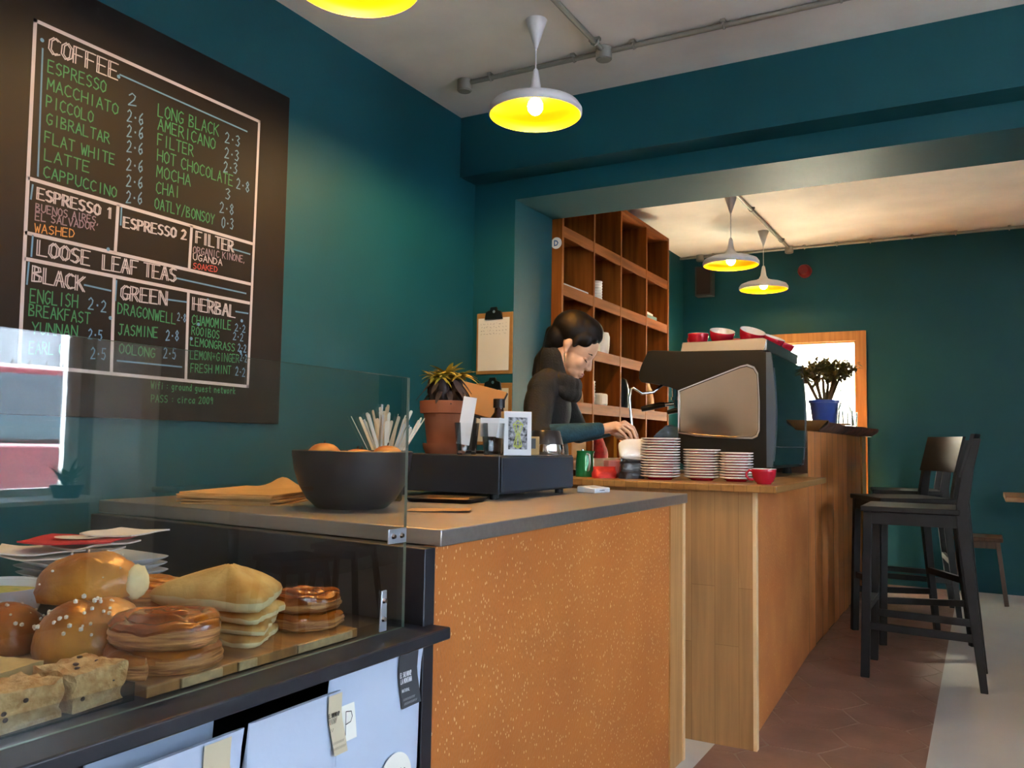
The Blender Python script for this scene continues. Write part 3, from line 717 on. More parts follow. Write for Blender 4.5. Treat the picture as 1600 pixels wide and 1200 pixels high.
ec = thing('espresso_counter', 'wooden counter under the coffee machine with beech end panel', 'counter', (-1.1, 3.6, 0))
m = MB(); m.box(-1.5, -.715, 3.05, 3.075, 0, .89); part(ec, 'end_panel', m, M_STAVE)
m = MB(); m.box(-.715, -.703, 3.047, 3.077, 0, .89); part(ec, 'pale_edge', m, M_LITEEDGE)
m = MB(); m.prism([(-.738, 3.075), (-.80, 4.62), (-.825, 4.62), (-.763, 3.075)], 0, .89); part(ec, 'front_panel', m, M_GLIT2, smooth=0)
m = MB(); m.box(-1.47, -1.445, 3.075, 4.6, 0, .89); part(ec, 'back_panel', m, M_STAVE, smooth=0)
m = MB(); m.prism([(-1.50, 3.0), (-.619, 2.985), (-.622, 4.05), (-.79, 4.06), (-.80, 4.62), (-1.50, 4.62)], .89, .915)
solo('wooden_worktop', m, [M_STAVEX], 'beech stave worktop carrying the coffee machine and saucers', 'worktop', bevel=.003)

M_BARW = plank_mat('bar_front_boards', ('cc7c3a', 'aa642a'), .5, 3.0, .21, 'zyx', gap='4a2810', gapw=.006, grain=.2)
hb = thing('bar_counter', 'tall plank fronted bar counter behind the coffee machine', 'bar counter', (-.95, 5.9, 0))
m = MB(); m.box(-.83, -.80, 4.62, 6.78, 0, 1.135); part(hb, 'front_boards', m, M_BARW, smooth=0)
m = MB(); m.box(-.83, -.785, 6.78, 7.0, 0, 1.135); part(hb, 'end_post', m, grain_mat('bar_post_wood', 'a87a3a', '946628', 2, .4), bevel=.003)
m = MB(); m.box(-1.25, -.83, 4.62, 4.65, 0, 1.135); part(hb, 'side_panel', m, M_BARW, smooth=0)
m = MB(); m.box(-1.25, -.83, 6.9, 6.93, 0, 1.135); part(hb, 'side_panel', m, M_BARW, smooth=0)
# live edge slab
M_SLAB = grain_mat('slab_wood', 'a8743a', '8a5626', 1, .35, 18)
M_BARK = mat('bark', '5a3420', .9, col2='2e1a12', scale=22, bump=.6, bscale=40)
m = MB(); N_ = 40; top = []; low = []
def edge(y): return -.745 + .03 * math.sin(3.1 * y) + .016 * math.sin(8.3 * y + 1) + .03 * (y - 4.4) / 2.6
m.surf(lambda u, v: Vector((-1.28 + (edge(4.62 + 2.46 * u) + 1.28) * v, 4.62 + 2.46 * u, 1.19)), N_, 8)
m.surf(lambda u, v: Vector((-1.28 + (edge(4.62 + 2.46 * u) - .05 + 1.28) * v, 4.62 + 2.46 * u, 1.135)), N_, 8)
for yy in (4.62, 7.08): m.poly([(-1.28, yy, 1.135), (edge(yy) - .05, yy, 1.135), (edge(yy), yy, 1.19), (-1.28, yy, 1.19)])
m.poly([(-1.28, 4.62, 1.135), (-1.28, 7.08, 1.135), (-1.28, 7.08, 1.19), (-1.28, 4.62, 1.19)])
m.mi = 1
m.surf(lambda u, v: Vector((edge(4.62 + 2.46 * u) - .05 * v + .012 * math.sin(math.pi * v) + .006 * math.sin(60 * u + 5 * v) * math.sin(math.pi * v), 4.62 + 2.46 * u, 1.19 - .055 * v)), N_ * 2, 5)
bmesh.ops.remove_doubles(m.bm, verts=m.bm.verts[:], dist=.0004)
solo('live_edge_slab', m, [M_SLAB, M_BARK], 'live edge wooden slab with dark bark edge topping the tall bar', 'slab', smooth=30)

# ------------------------------------------------------------------ pastry case at the near end of the counter
pc = thing('pastry_case', 'black pastry display shelf with clear glass front pane', 'display case', (-1.4, .8, 0))
m = MB(); m.prism([(-2.0, .15), (-.862, .15), (-.852, 1.322), (-.897, 1.322), (-.897, 1.2995), (-2.0, 1.388)], .693, .715); part(pc, 'shelf_board', m, M_BLACKW, bevel=.003)
m = MB(); m.prism([(-2.0, .15), (-.93, .15), (-.93, 1.299), (-2.0, 1.388)], .298, .32); part(pc, 'lower_shelf', m, M_BLACKW, smooth=0)
m = MB(); m.box(-2.0, -.93, .12, .15, 0, .715); part(pc, 'side_panel', m, M_BLACKW, smooth=0)
m = MB(); m.box(-1.98, -1.96, .15, 1.38, .32, .693); part(pc, 'back_panel', m, M_BLACKW, smooth=0)
M_DGL = thin_glass('display_glass', (.945, .965, .95), 1.52, 0, 1.9); M_DEDGE = mat('glass_edge', '9fb8a8', .15, spec=.8)
m = MB(); g_ = .006; y0, y1, z0, z1 = .17, 1.272, .7155, 1.166
m.poly([(-.92, y0, z0), (-.92, y1, z0), (-.92, y1, z1), (-.92, y0, z1)])
m.poly([(-.92 - g_, y0, z0), (-.92 - g_, y1, z0), (-.92 - g_, y1, z1), (-.92 - g_, y0, z1)])
m.mi = 1
for a, b in (((y0, z1), (y1, z1)), ((y1, z1), (y1, z0)), ((y1, z0), (y0, z0)), ((y0, z0), (y0, z1))):
    m.poly([(-.92, *a), (-.92, *b), (-.92 - g_, *b), (-.92 - g_, *a)])
part(pc, 'glass_pane', m, [M_DGL, M_DEDGE], smooth=0)
def bracket(pts, scr):
    m = MB(); m.prism(pts, -.9195, -.9165, 'x'); b = part(pc, 'bracket', m, mat('zinc', 'b4bcc4', .35, .7), bevel=.001)
    for (y, z) in scr:
        m = MB(); m.cyl((-.9165, y, z), (-.9125, y, z), .0055, .0035, 12); m.build('screw', M_CHROME, b)
bracket([(1.215, .868), (1.268, .868), (1.268, .894), (1.215, .894)], [(1.229, .881), (1.253, .881)])
bracket([(1.196, .720), (1.216, .720), (1.214, .79), (1.200, .79)], [(1.206, .741), (1.207, .772)])

# ------------------------------------------------------------------ coffee bags on the lower shelf
M_BAG = mat('pale_blue_bag', 'bccade', .45, bump=.1, bscale=25); M_TAGD = mat('charcoal_label', '3a3c40', .6); M_TAGC = mat('cream_label', 'cfc3a4', .7); M_TAGI = mat('label_ink', '3c3a36', .8); M_LWHT = mat('round_label', 'f2f0e4', .6)
def bag_d(v): return max(.0035, .045 * (1 - (v / .93) ** 2.4))
def coffee_bag(loc, w, h, label, lean=0., sd=0, taper=0.):
    t = thing('coffee_bag', label, 'coffee bag', loc, group='pale blue coffee bags under the pastry shelf')
    m = MB(); rows = []
    for i in range(15):
        v = i / 14; half = w / 2 * (1 - .03 * math.sin(math.pi * v)); dep = bag_d(v)
        row = []
        for j in range(28):
            a = 2 * math.pi * j / 28; cx, sy = math.cos(a), math.sin(a)
            x = dep * (math.copysign(abs(cx) ** .55, cx)) ; y = half * math.copysign(abs(sy) ** .5, sy)
            wr = .0009 * math.sin(13 * y / w + 6 * v + sd) * (1 - v) * 2
            row.append(Vector((x + wr * (cx > 0) - .045 + .046 * v, y, h * v * (1 - .0 * y) + taper * y * v)))
        rows.append(row)
    m.rings(rows); m.build('pouch', M_BAG, t)
    return t
def bag_x(v): return bag_d(v) - .045 + .046 * v
def bag_label(t, name, y0, y1, z0, z1, h, mt, lines=(), skew=0.):
    m = MB()
    m.surf(lambda u, v: Vector((bag_x(min(1, (z0 + (z1 - z0) * v) / h)) + .0042, y0 + (y1 - y0) * u + skew * (1 - v), z0 + (z1 - z0) * v)), 2, 6)
    o = m.build(name, mt, t)
    if lines:
        m = MB()
        for (s, yy, zz, ww, hh, lw) in lines: letter(m, s, (max(bag_x(min(1, (zz + k) / h)) for k in (0, hh)) + .0055, yy, zz), (0, 1, 0), (0, 0, 1), ww, hh, lw)
        m.build('print', M_LWHITE if mt is M_TAGD else M_TAGI, o, smooth=0)
    return o
b1 = coffee_bag((-.884, 1.155, .32), .25, .366, 'pale blue coffee bag with charcoal tag and round white label, next to the orange panel', sd=1)
bag_label(b1, 'charcoal_tag', .045, .100, .275, .3645, .366, M_TAGD, [('EL SALVADOR,', .051, .326, .032, .008, .0012), ('LA MONTANA', .051, .316, .030, .008, .0012), ('NATURAL', .052, .302, .021, .005, .0008), ('/////////', .054, .288, .033, .0032, .0006), ('//////////', .056, .281, .036, .0032, .0006)], .006)
m = MB(); R_ = .046
m.surf(lambda u, v: Vector((bag_x((.165 + R_ * u * math.sin(2 * math.pi * v)) / .366) + .0042, .028 + R_ * u * math.cos(2 * math.pi * v), .165 + R_ * u * math.sin(2 * math.pi * v))), 5, 36)
rl = m.build('round_label', M_LWHT, b1)
m = MB(); letter(m, 'resolution', (bag_x(.47) + .0045, .004, .173), (0, 1, 0), (0, 0, 1), .05, .012, .0011); letter(m, '/////', (bag_x(.4) + .0045, .034, .152), (0, 1, 0), (0, 0, 1), .016, .003, .0009); letter(m, '/////', (bag_x(.4) + .0045, -.004, .141), (0, 1, 0), (0, 0, 1), .014, .003, .0009)
m.build('print', M_TAGI, rl, smooth=0)
bag_label(b1, 'white_tag', -.112, -.070, .265, .318, .366, M_LWHT, [('P', -.098, .275, .018, .036, .0014)])
b2 = coffee_bag((-.862, .938, .32), .185, .352, 'pale blue coffee bag with two cream tags, second from the orange panel', sd=3)
bag_label(b2, 'cream_tag', .058, .088, .262, .351, .352, M_TAGC, [('EL SALVADOR', .061, .318, .023, .006, .001), ('/////', .061, .309, .018, .006, .001), ('//', .063, .298, .007, .004, .0008), ('////////', .067, .279, .024, .003, .0006), ('/////////', .068, .271, .026, .003, .0006)], .012)
bag_label(b2, 'cream_label', -.088, -.030, .17, .235, .352, M_TAGC, [('/////', -.075, .222, .028, .006, .001), ('00', -.074, .185, .034, .026, .0014), ('C', -.04, .182, -.02, .034, .0014)])
b3 = coffee_bag((-.866, .752, .32), .18, .348, 'pale blue coffee bag with tall cream tag at the frame edge', sd=5)
bag_label(b3, 'cream_tag', .018, .062, .235, .346, .348, M_TAGC, [('LA CUMBRE EL SALVADOR', .022, .30, .036, .005, .0008), ('NATURAL', .022, .285, .02, .004, .0008)], .006)
b4 = coffee_bag((-.955, .775, .32), .2, .366, 'pale blue coffee bag standing behind the bag with the tall cream tag', sd=8)
bag_label(b4, 'cream_tag', -.02, .07, .335, .3655, .366, M_TAGC, [('LA CUMBRE EL SALVADOR', -.012, .345, .07, .007, .001)])
# ------------------------------------------------------------------ pastries behind the glass
def crust(name, a, b, rough=.3, sc=9, coat=0., bump=.3):
    return mat(name, a, rough, col2=b, scale=sc, bump=bump, bscale=55, coat=coat * .4, spec=.5)
M_CR1 = crust('golden_crust', 'a04e0c', 'dc9632'); M_CR2 = crust('dark_crust', '84400c', 'bc6c1e'); M_CR3 = crust('pale_crust', 'e6bc6a', 'c88c3e', .55, 14, .0)
M_CRUMB = mat('bread_crumb', 'f2e0aa', .85, var=.08, scale=40); M_SUGAR = mat('pearl_sugar', 'f6efe2', .5)
M_GLZ = crust('glazed_swirl', '7a300c', 'c06a20', .22, 16, .6); M_LAM = mat('laminated_side', '8a4416', .5, col2='dc9c58', scale=1., stretch=(14, 14, 170), bump=.4, bscale=2.)
M_OAT = mat('oat_slice', 'c08a48', .85, col2='ecc488', scale=70, bump=.6, bscale=120); M_RAIS = mat('raisin', '3a1a18', .5)
M_SLATE = mat('serving_wood', 'b07c3c', .5, col2='80572c', scale=4, stretch=(1, 8, 1)); M_PALEW = mat('pale_board_edge', 'bfa070', .7, var=.2, scale=60)
ZB = .731
m = MB(); m.prism([(-.944, .75), (-.940, 1.165), (-1.33, 1.20), (-1.33, .75)], .7155, ZB); m.mi = 1
for (a, b) in ((.80, .87), (.90, .935), (1.02, 1.15)): m.prism([(-.9432, a), (-.9382, a), (-.9378, b), (-.9428, b)], .717, .7302)
solo('serving_board', m, [M_SLATE, M_PALEW], 'worn wooden serving board under the pastries behind the glass', 'serving board', bevel=.0015)
def nz(p, s=1.): return noise.noise(Vector(p) * s)
def bun(name, loc, r, mt, label, cat, rz=0, rot=None, sd=0, amp=.07, fr=14, n=40, flat=.35, cleft=0, group=None):
    t = thing(name, label, cat, loc, rz, group, rot)
    def f(d):
        k = 1 + amp * nz((d.x * 1.3 + sd, d.y * 1.3, d.z * 1.3), 1.6) + amp * .35 * nz((d.x + sd, d.y, d.z), 6)
        if cleft: k -= cleft * math.exp(-((d.x * .8 + d.y * .3) / .16) ** 2) * max(0, d.z)
        return k
    m = MB(); m.ball((0, 0, 0), r, n, f=f)
    for v in m.bm.verts:
        lim = -r[2] * flat
        if v.co.z < lim: v.co.z = lim + (v.co.z - lim) * .08
        v.co.z += r[2] * flat * 1.05
    m.build('crust', mt, t, smooth=80)
    return t
def sprinkle(t, r, n, zlo, sd, name='sugar', mt=None, s=.0032):
    rn = random.Random(sd); m = MB()
    for _ in range(n):
        th = math.acos(rn.uniform(zlo, 1)); ph = rn.uniform(0, 6.283)
        d = Vector((math.sin(th) * math.cos(ph), math.sin(th) * math.sin(ph), math.cos(th)))
        q = s * rn.uniform(.6, 1.25)
        m.ball((d.x * r[0] * 1.02, d.y * r[1] * 1.02, d.z * r[2] * 1.0 + r[2] * .36), q, 6)
    o = m.build(name, mt or M_SUGAR, t); o['kind'] = 'stuff'; return o
def swirl(loc, R_, h, label, mt_top, rz=0, sd=0, turns=2.6, tilt=None):
    """a coiled laminated pastry: one flattened spiral rope with a glazed top and layered side"""
    t = thing('swirl_pastry', label, 'pastry', loc, rz, 'coiled swirl pastries', tilt)
    m = MB(); N = 130; n = 26; rings = []; wv = R_ / (turns + .55)
    for i in range(N + 1):
        u = i / N; a = 2 * math.pi * turns * u ** .62; rad = .004 + (R_ - wv * .5) * (a / (2 * math.pi * turns))
        hh = h * (1.0 - .28 * (rad / R_) ** 2) * (1 + .07 * nz((u * 9 + sd, 0, 0)))
        c = Vector((rad * math.cos(a), rad * math.sin(a), 0)); ro = Vector((math.cos(a), math.sin(a), 0))
        w2 = wv * .60 * (1 if u < .96 else (1 - (u - .96) / .04 * .8)); ring = []
        for j in range(n):
            p = 2 * math.pi * j / n; cc, ss = math.cos(p), math.sin(p)
            lay = 1 + .075 * math.sin(ss * 13 + sd) + .10 * nz((c.x * 40 + sd, c.y * 40, ss * 2))
            ring.append(c + ro * w2 * math.copysign(abs(cc) ** .7, cc) * lay + Vector((0, 0, hh / 2 + hh / 2 * math.copysign(abs(ss) ** .75, ss))))
        rings.append(ring)
    fs = m.rings(rings)
    for f in fs:
        if f.calc_center_median().z < h * .52: f.material_index = 1
    for v in m.bm.verts:
        q = Vector((nz(v.co * 45 + Vector((sd, 0, 0))), nz(v.co * 45 + Vector((0, sd, 9))), nz(v.co * 38 + Vector((3, 0, sd)))))
        v.co += Vector((q.x * .005, q.y * .005, q.z * .004 if v.co.z > .002 else 0)); v.co.z *= 1 + .12 * nz(v.co * 12 + Vector((0, 0, sd)))
    m.build('coil', [mt_top, M_LAM], t, smooth=55)
    return t
def wedge(loc, L_, w, h, label, rz, mt, sd=0, dome=1.):
    """a flat rounded triangle pastry, domed on top"""
    t = thing('scone_wedge', label, 'scone', loc, rz, 'pale triangular scones in one stack')
    base = []
    K = 40
    for i in range(K):
        a = 2 * math.pi * i / K; rr = 1 / max(math.cos(((a + math.pi / 3) % (2 * math.pi / 3)) - math.pi / 3), .5)
        rr = .5 * min(rr, 1.72) + .06 * nz((math.cos(a) * 2 + sd, math.sin(a) * 2, 0), 2)
        base.append((rr * math.cos(a) * L_, rr * math.sin(a) * w))
    m = MB(); rings = []
    for (s, z) in ((.90, 0), (.98, h * .10), (1, h * (.44 - .18 * dome)), (.96, h * (.66 - .28 * dome)), (.80, h * (.84 - .30 * dome)), (.58, h * (.92 - .22 * dome)), (.3, h * (.97 - .09 * dome)), (.06, h)):
        rings.append([Vector((x * s, y * s, z + .004 * nz((x * 40 + sd, y * 40, z * 30)) * (z > 0))) for x, y in base])
    fs = m.rings(rings)
    for f in fs[:2 * K]: f.material_index = 1
    m.build('dough', [mt, M_CRUMB], t, smooth=60)
    return t
def ntop(n): return ['bottom', 'second from bottom', 'third from bottom', 'top'][n]
# two glazed swirls at the right
swirl((-1.035, 1.130, ZB), .070, .031, 'lower of two dark glazed swirl pastries beside the glass bracket', M_GLZ, .4, 1, 2.2)
swirl((-1.033, 1.128, ZB + .029), .071, .034, 'upper of two dark glazed swirl pastries beside the glass bracket', M_GLZ, 2.2, 5, 2.2)
# pale scones
M_SC = crust('scone_top', 'f0cb80', 'd09440', .6, 13, 0, .3)
for i, (dx, dy, z, L_, w, h, rz) in enumerate([(.010, .006, 0, .100, .088, .021, .5), (.012, .008, .018, .098, .088, .021, .62), (.013, .009, .036, .104, .09, .023, .42), (-.004, -.002, .055, .142, .105, .062, .55)]):
    wedge((-1.055 + dx, .99 + dy, ZB + z), L_, w, h, f'{["lowest", "second lowest", "third", "topmost and most browned"][i]} pale triangular scone of the stack {["on the board", "above the lowest scone", "just beneath the topmost scone", "beside the swirl pastries"][i]}', rz, M_SC, i * 3.1, 1. if i == 3 else .25)
# laminated coils in front, and behind
swirl((-1.005, .832, ZB), .083, .038, 'lower big laminated swirl pastry in the front pair by the glass', M_CR2, .2, 2, 2.8)
swirl((-1.008, .835, ZB + .036), .084, .042, 'upper big laminated swirl pastry in the front pair, shiny on top', M_GLZ, 1.5, 8, 2.8)
swirl((-1.215, .99, ZB), .078, .044, 'lower laminated swirl pastry behind the scones', M_CR2, 1.2, 3, 2.5)
swirl((-1.222, .978, ZB + .042), .078, .042, 'upper laminated swirl pastry behind the scones', M_CR1, 2.9, 4, 2.5)
# sugared buns
b = bun('sugar_bun', (-1.140, .805, ZB), (.078, .074, .064), M_CR1, 'round brown bun scattered with pearl sugar, in front of the brioche', 'bun', .4, sd=2, cleft=.16)
sprinkle(b, (.078, .074, .064), 70, .35, 3)
b = bun('brioche_bun', (-1.192, .838, .806), (.075, .055, .050), M_CR1, 'large glossy brioche bun with torn pale end on top of the pile', 'bun', .62, rot=(Rd(3), Rd(-4), .62), sd=9, amp=.09)
sprinkle(b, (.078, .055, .052), 16, .2, 8, s=.002)
m = MB(); m.ball((.066, .004, .018), (.018, .034, .026), 18, f=lambda d: 1 + .12 * nz((d.x, d.y, d.z), 3)); m.build('torn_end', M_CRUMB, b, smooth=80)
b = bun('sugar_bun', (-1.282, .765, ZB), (.062, .058, .05), M_CR2, 'smaller brown bun half hidden behind the sugared bun, beside the white bowl', 'bun', .2, sd=13)
sprinkle(b, (.062, .058, .05), 14, .4, 5)
# oat slices in a clear tray
def slab(name, loc, d, w, h, mt, label, cat, rz, sd=0, raisins=0, rough=.004):
    t = thing(name, label, cat, loc, rz)
    m = MB(); m.box(-d / 2, d / 2, -w / 2, w / 2, 0, h)
    bmesh.ops.subdivide_edges(m.bm, edges=m.bm.edges[:], cuts=13, use_grid_fill=True)
    for v in m.bm.verts:
        q = Vector((nz(v.co * 60 + Vector((sd, 0, 0))), nz(v.co * 60 + Vector((0, sd, 3))), nz(v.co * 60 + Vector((5, 0, sd)))))
        if v.co.z > .001: v.co += q * rough
    m.build('slice', mt, t, smooth=60)
    if raisins:
        rn = random.Random(sd); m = MB()
        for _ in range(raisins): m.ball((rn.uniform(-d, d) * .46, rn.uniform(-w, w) * .46, h), (.0045, .0035, .002), 8)
        for _ in range(3): m.ball((d / 2, rn.uniform(-w, w) * .4, h * rn.uniform(.3, .8)), (.0015, .0035, .0028), 8)
        o = m.build('raisins', M_RAIS, t); o['kind'] = 'stuff'
    return t
slab('oat_slice', (-.998, .690, .7185), .075, .075, .047, M_OAT, 'oat slice with raisins in the clear tray, nearer the swirl pastries', 'oat slice', .12, 1, 4, .007)
slab('oat_slice', (-.996, .603, .7185), .075, .082, .043, M_OAT, 'oat slice with raisins in the clear tray, at the frame edge', 'oat slice', .05, 7, 4, .007)
slab('shortbread', (-1.13, .66, .7185), .075, .09, .032, mat('shortbread', 'd9b876', .8, var=.08, scale=50), 'smooth pale shortbread slice behind the oat slices', 'shortbread', .25, 3, 0, .0012)
m = MB(); m.box(-1.09, -.952, .48, .738, .7155, .7175)
for a in [(-.954, -.952, .48, .738), (-1.09, -1.088, .48, .738), (-1.09, -.952, .736, .738), (-1.09, -.952, .48, .482)]: m.box(*a, .7175, .738)
solo('clear_tray', m, [thin_glass('clear_plastic', (.93, .94, .95), 1.45, .04)], 'clear plastic tray holding the oat slices along the glass', 'tray', smooth=0)
# square white plates and napkins
M_PORC = mat('white_porcelain', 'e4e8ee', .25, coat=.3)
def square_plate():
    t = thing('square_plate', '', 'plate', group='square white plates stacked behind the pastries')
    m = MB()
    def ring(s, z, pw=.28): return [Vector((s * math.copysign(abs(math.cos(a)) ** pw, math.cos(a)), s * math.copysign(abs(math.sin(a)) ** pw, math.sin(a)), z)) for a in [2 * math.pi * k / 48 for k in range(48)]]
    m.rings([ring(.075, 0), ring(.08, .001), ring(.112, .016), ring(.1145, .0185), ring(.112, .019), ring(.082, .0055), ring(.06, .004)])
    m.build('plate', M_PORC, t, smooth=50); return t
sp = square_plate(); ORD = ['top', 'second from top', 'third from top', 'fourth from top', 'fifth from top', 'bottom']
for i in range(6):
    o = sp if i == 0 else dup(sp, (0, 0, 0))
    rn = random.Random(i); o.location = (-1.615 + rn.uniform(-.003, .003), 1.135 + rn.uniform(-.003, .003), .7155 + (5 - i) * .0135); o.rotation_euler = (0, 0, Rd(-4 + rn.uniform(-2, 2)))
    o['label'] = f'square white plate, {ORD[i]} of the stack behind the pastries'
def napkin(loc, w, d, rz, mt, label, th=.003, curl=.012, sd=0, rot=None):
    m = MB(); f = lambda z: (lambda u, v: Vector(((u - .5) * w, (v - .5) * d, z + curl * ((u - .5) ** 2 * 2 + nz((u * 2 + sd, v * 2, 0)) * .5))))
    m.surf(f(0), 10, 10); m.surf(f(th), 10, 10); bm = m.bm
    bmesh.ops.bridge_loops(bm, edges=[e for e in bm.edges if e.is_boundary])
    return solo('napkin', m, mt, label, 'napkin', loc, rz, smooth=50)
zt = .7155 + 5 * .0135 + .024
M_NAPW = mat('napkin_white', 'e8dcd2', .85); M_NAPR = mat('napkin_red', 'c2262c', .8)
napkin((-1.65, 1.10, zt), .17, .17, .5, [M_NAPW], 'lowest white paper napkin spread over the square plates', sd=1)
napkin((-1.68, 1.07, zt + .009), .16, .16, .95, [M_NAPW], 'second white paper napkin, its corner poking out to the left', sd=2)
napkin((-1.62, 1.13, zt + .018), .14, .14, .15, [M_NAPW], 'white napkin poking out towards the steel counter', sd=3)
rn_ = napkin((-1.62, 1.11, zt + .029), .18, .14, .55, [M_NAPR], 'red paper napkin with pale oval on top of the plates', sd=4, curl=.008)
m = MB(); m.surf(lambda u, v: Vector((.05 * u * math.cos(6.283 * v), .034 * u * math.sin(6.283 * v), .0062 + .016 * (.05 * u * math.cos(6.283 * v) / .18) ** 2 + .0015)), 4, 30); m.build('pale_oval', M_NAPW, rn_)
napkin((-1.585, 1.19, zt + .039), .12, .13, .3, [M_NAPW], 'cream napkin lying topmost at the back of the plates', sd=6, curl=.006)
# white bowl
t = thing('bowl', 'white bowl of pale crumbly filling cut by the frame edge', 'bowl', (-1.47, .86, .7155))
m = MB(); m.lathe([(0, 0), (.035, 0), (.037, .004), (.06, .03), (.074, .066), (.076, .078), (.073, .078), (.07, .066), (.055, .03), (0, .012)], 40); m.build('bowl_body', M_PORC, t, smooth=60)
m = MB(); m.ball((0, 0, .062), (.071, .071, .012), 24, f=lambda d: 1 + .1 * nz((d.x, d.y, d.z), 7)); o = m.build('filling', mat('salad_filling', 'c8bc6e', .8, col2='8fa05a', scale=40), t); o['kind'] = 'stuff'
m = MB(); m.lathe([(0, 0), (.04, 0), (.075, .045), (.079, .062), (.076, .062), (.07, .046), (.038, .006), (0, .006)], 40)
solo('bowl', m, [M_PORC], 'second white bowl standing just behind the filled bowl', 'bowl', (-1.60, .93, .7155), smooth=60)
# ------------------------------------------------------------------ things on the steel counter
ZC = .885
M_DARKB = mat('dark_stoneware', '2c2a2c', .42, var=.1, scale=20)
t = thing('bowl', 'large dark bowl with fruit standing on the steel counter behind the glass', 'bowl', (-1.36, 1.65, ZC))
m = MB(); m.lathe([(0, 0), (.082, 0), (.088, .004), (.108, .022), (.128, .055), (.141, .095), (.147, .138), (.144, .140), (.138, .125), (.13, .09), (.112, .045), (.07, .012), (0, .01)], 56); m.build('bowl_body', M_DARKB, t, smooth=60)
M_FRUIT = mat('orange_red_fruit', 'c2622a', .45, col2='d89440', scale=18)
for i, (x, y, z, r, lb) in enumerate([(-.075, -.02, .118, .045, 'orange red fruit at the left of the dark bowl'), (.06, .06, .115, .044, 'orange red fruit at the back right of the dark bowl'), (.05, -.045, .108, .042, 'orange fruit hidden low at the front of the dark bowl'), (-.03, .07, .104, .044, 'orange fruit at the back left of the dark bowl')]):
    m = MB(); m.ball((0, 0, 0), (r, r, r * .9), 24, f=lambda d: 1 - .12 * max(0, d.z - .9) * 8 * .4); f_ = solo('fruit', m, [M_FRUIT], lb, 'fruit', (-1.36 + x, 1.65 + y, ZC + z), group='fruit in the dark bowl', smooth=80)
    m = MB(); m.cyl((0, 0, r * .86), (.002, 0, r * 1.02), .002, n=6); m.build('stalk', M_BARK, f_)
# brown paper bags
M_KR2 = mat('kraft_bag', 'd6a566', .75, var=.06, scale=10)
OR7 = ['top', 'second from top', 'third from top', 'fourth from top', 'fifth from top', 'sixth from top', 'bottom']
for i in range(7):
    k = 6 - i; rn = random.Random(40 + i); w, d = .255, .335; cu = .03 if i == 0 else .004
    m = MB()
    def fz(z): return lambda u, v: Vector(((u - .5) * w, (v - .5) * d, z + (cu * (max(0, v - .62) / .38) ** 2 * math.exp(-((u - .45) / .16) ** 2) if i == 0 else 0) + .004 * (.5 - u) * (i < 4) * (6 - i) * .2 * (u < .3)))
    m.surf(fz(0), 16, 16); m.surf(fz(.0036), 16, 16); bmesh.ops.bridge_loops(m.bm, edges=[e for e in m.bm.edges if e.is_boundary])
    solo('paper_bag', m, [M_KR2], f'flat brown paper bag, {OR7[i]} of the stack on the steel counter', 'paper bag', (-1.705 + rn.uniform(-.008, .008), 1.675 + rn.uniform(-.008, .008), ZC + k * .0038 + .0002), Rd(21 + rn.uniform(-4, 4)), 'brown paper bags on the steel counter', smooth=50)
# jar of stir sticks
M_GLS = thin_glass('clear_glass', (.97, .98, .98), 1.4, 0, .9)
t = thing('glass_jar', 'clear glass jar of stir sticks behind the dark bowl', 'jar', (-1.425, 1.865, ZC))
m = MB(); m.lathe([(0, 0), (.042, 0), (.048, .006), (.05, .12), (.047, .12), (.045, .01), (0, .008)], 32); m.build('jar_body', M_GLS, t, smooth=60)
M_STICK = mat('birch_stick', 'f0e6d0', .7, var=.12, scale=6); M_STRAW = mat('paper_straw', 'dfe4e6', .7)
rn = random.Random(11); proto_s = None
for i in range(46):
    a = rn.uniform(0, 6.283); lean = rn.uniform(.05, .6); L_ = rn.uniform(.21, .258); rb = .034 * math.sqrt(rn.random())
    top_dir = Vector((math.sin(lean) * math.cos(a), math.sin(lean) * math.sin(a), math.cos(lean)))
    base = Vector((-math.cos(a) * rb, -math.sin(a) * rb, .011))
    straw = i % 5 == 4
    q = top_dir.to_track_quat('Z', 'Y').to_euler(); q2 = (top_dir.to_track_quat('Z', 'Y').to_matrix() @ Matrix.Rotation(rn.uniform(0, 3.1), 3, 'Z')).to_euler()
    # keep within the jar mouth
    reach = (base + top_dir * .115 / max(top_dir.z, .2)).xy.length
    if reach > .042: top_dir = (Vector((math.cos(a) * .041, math.sin(a) * .041, .118)) - base).normalized(); q2 = (top_dir.to_track_quat('Z', 'Y').to_matrix() @ Matrix.Rotation(rn.uniform(0, 3.1), 3, 'Z')).to_euler()
    m = MB()
    if straw: m.tube([(0, 0, 0), (0, 0, L_)], .0032, 8)
    else:
        m.prism([(-.0042, 0), (.0042, 0), (.0045, L_ - .004), (.0025, L_), (-.0025, L_), (-.0045, L_ - .004)], -.0008, .0008, 'y')
    o = solo('paper_straw' if straw else 'stir_stick', m, [M_STRAW if straw else M_STICK], 'white paper straw in the glass jar behind the dark bowl' if straw else 'thin birch stir stick in the glass jar behind the dark bowl', 'straw' if straw else 'stir stick', Vector((-1.425, 1.865, ZC)) + base, 0, 'straws in the jar' if straw else 'stir sticks in the jar')
    o.rotation_euler = q2
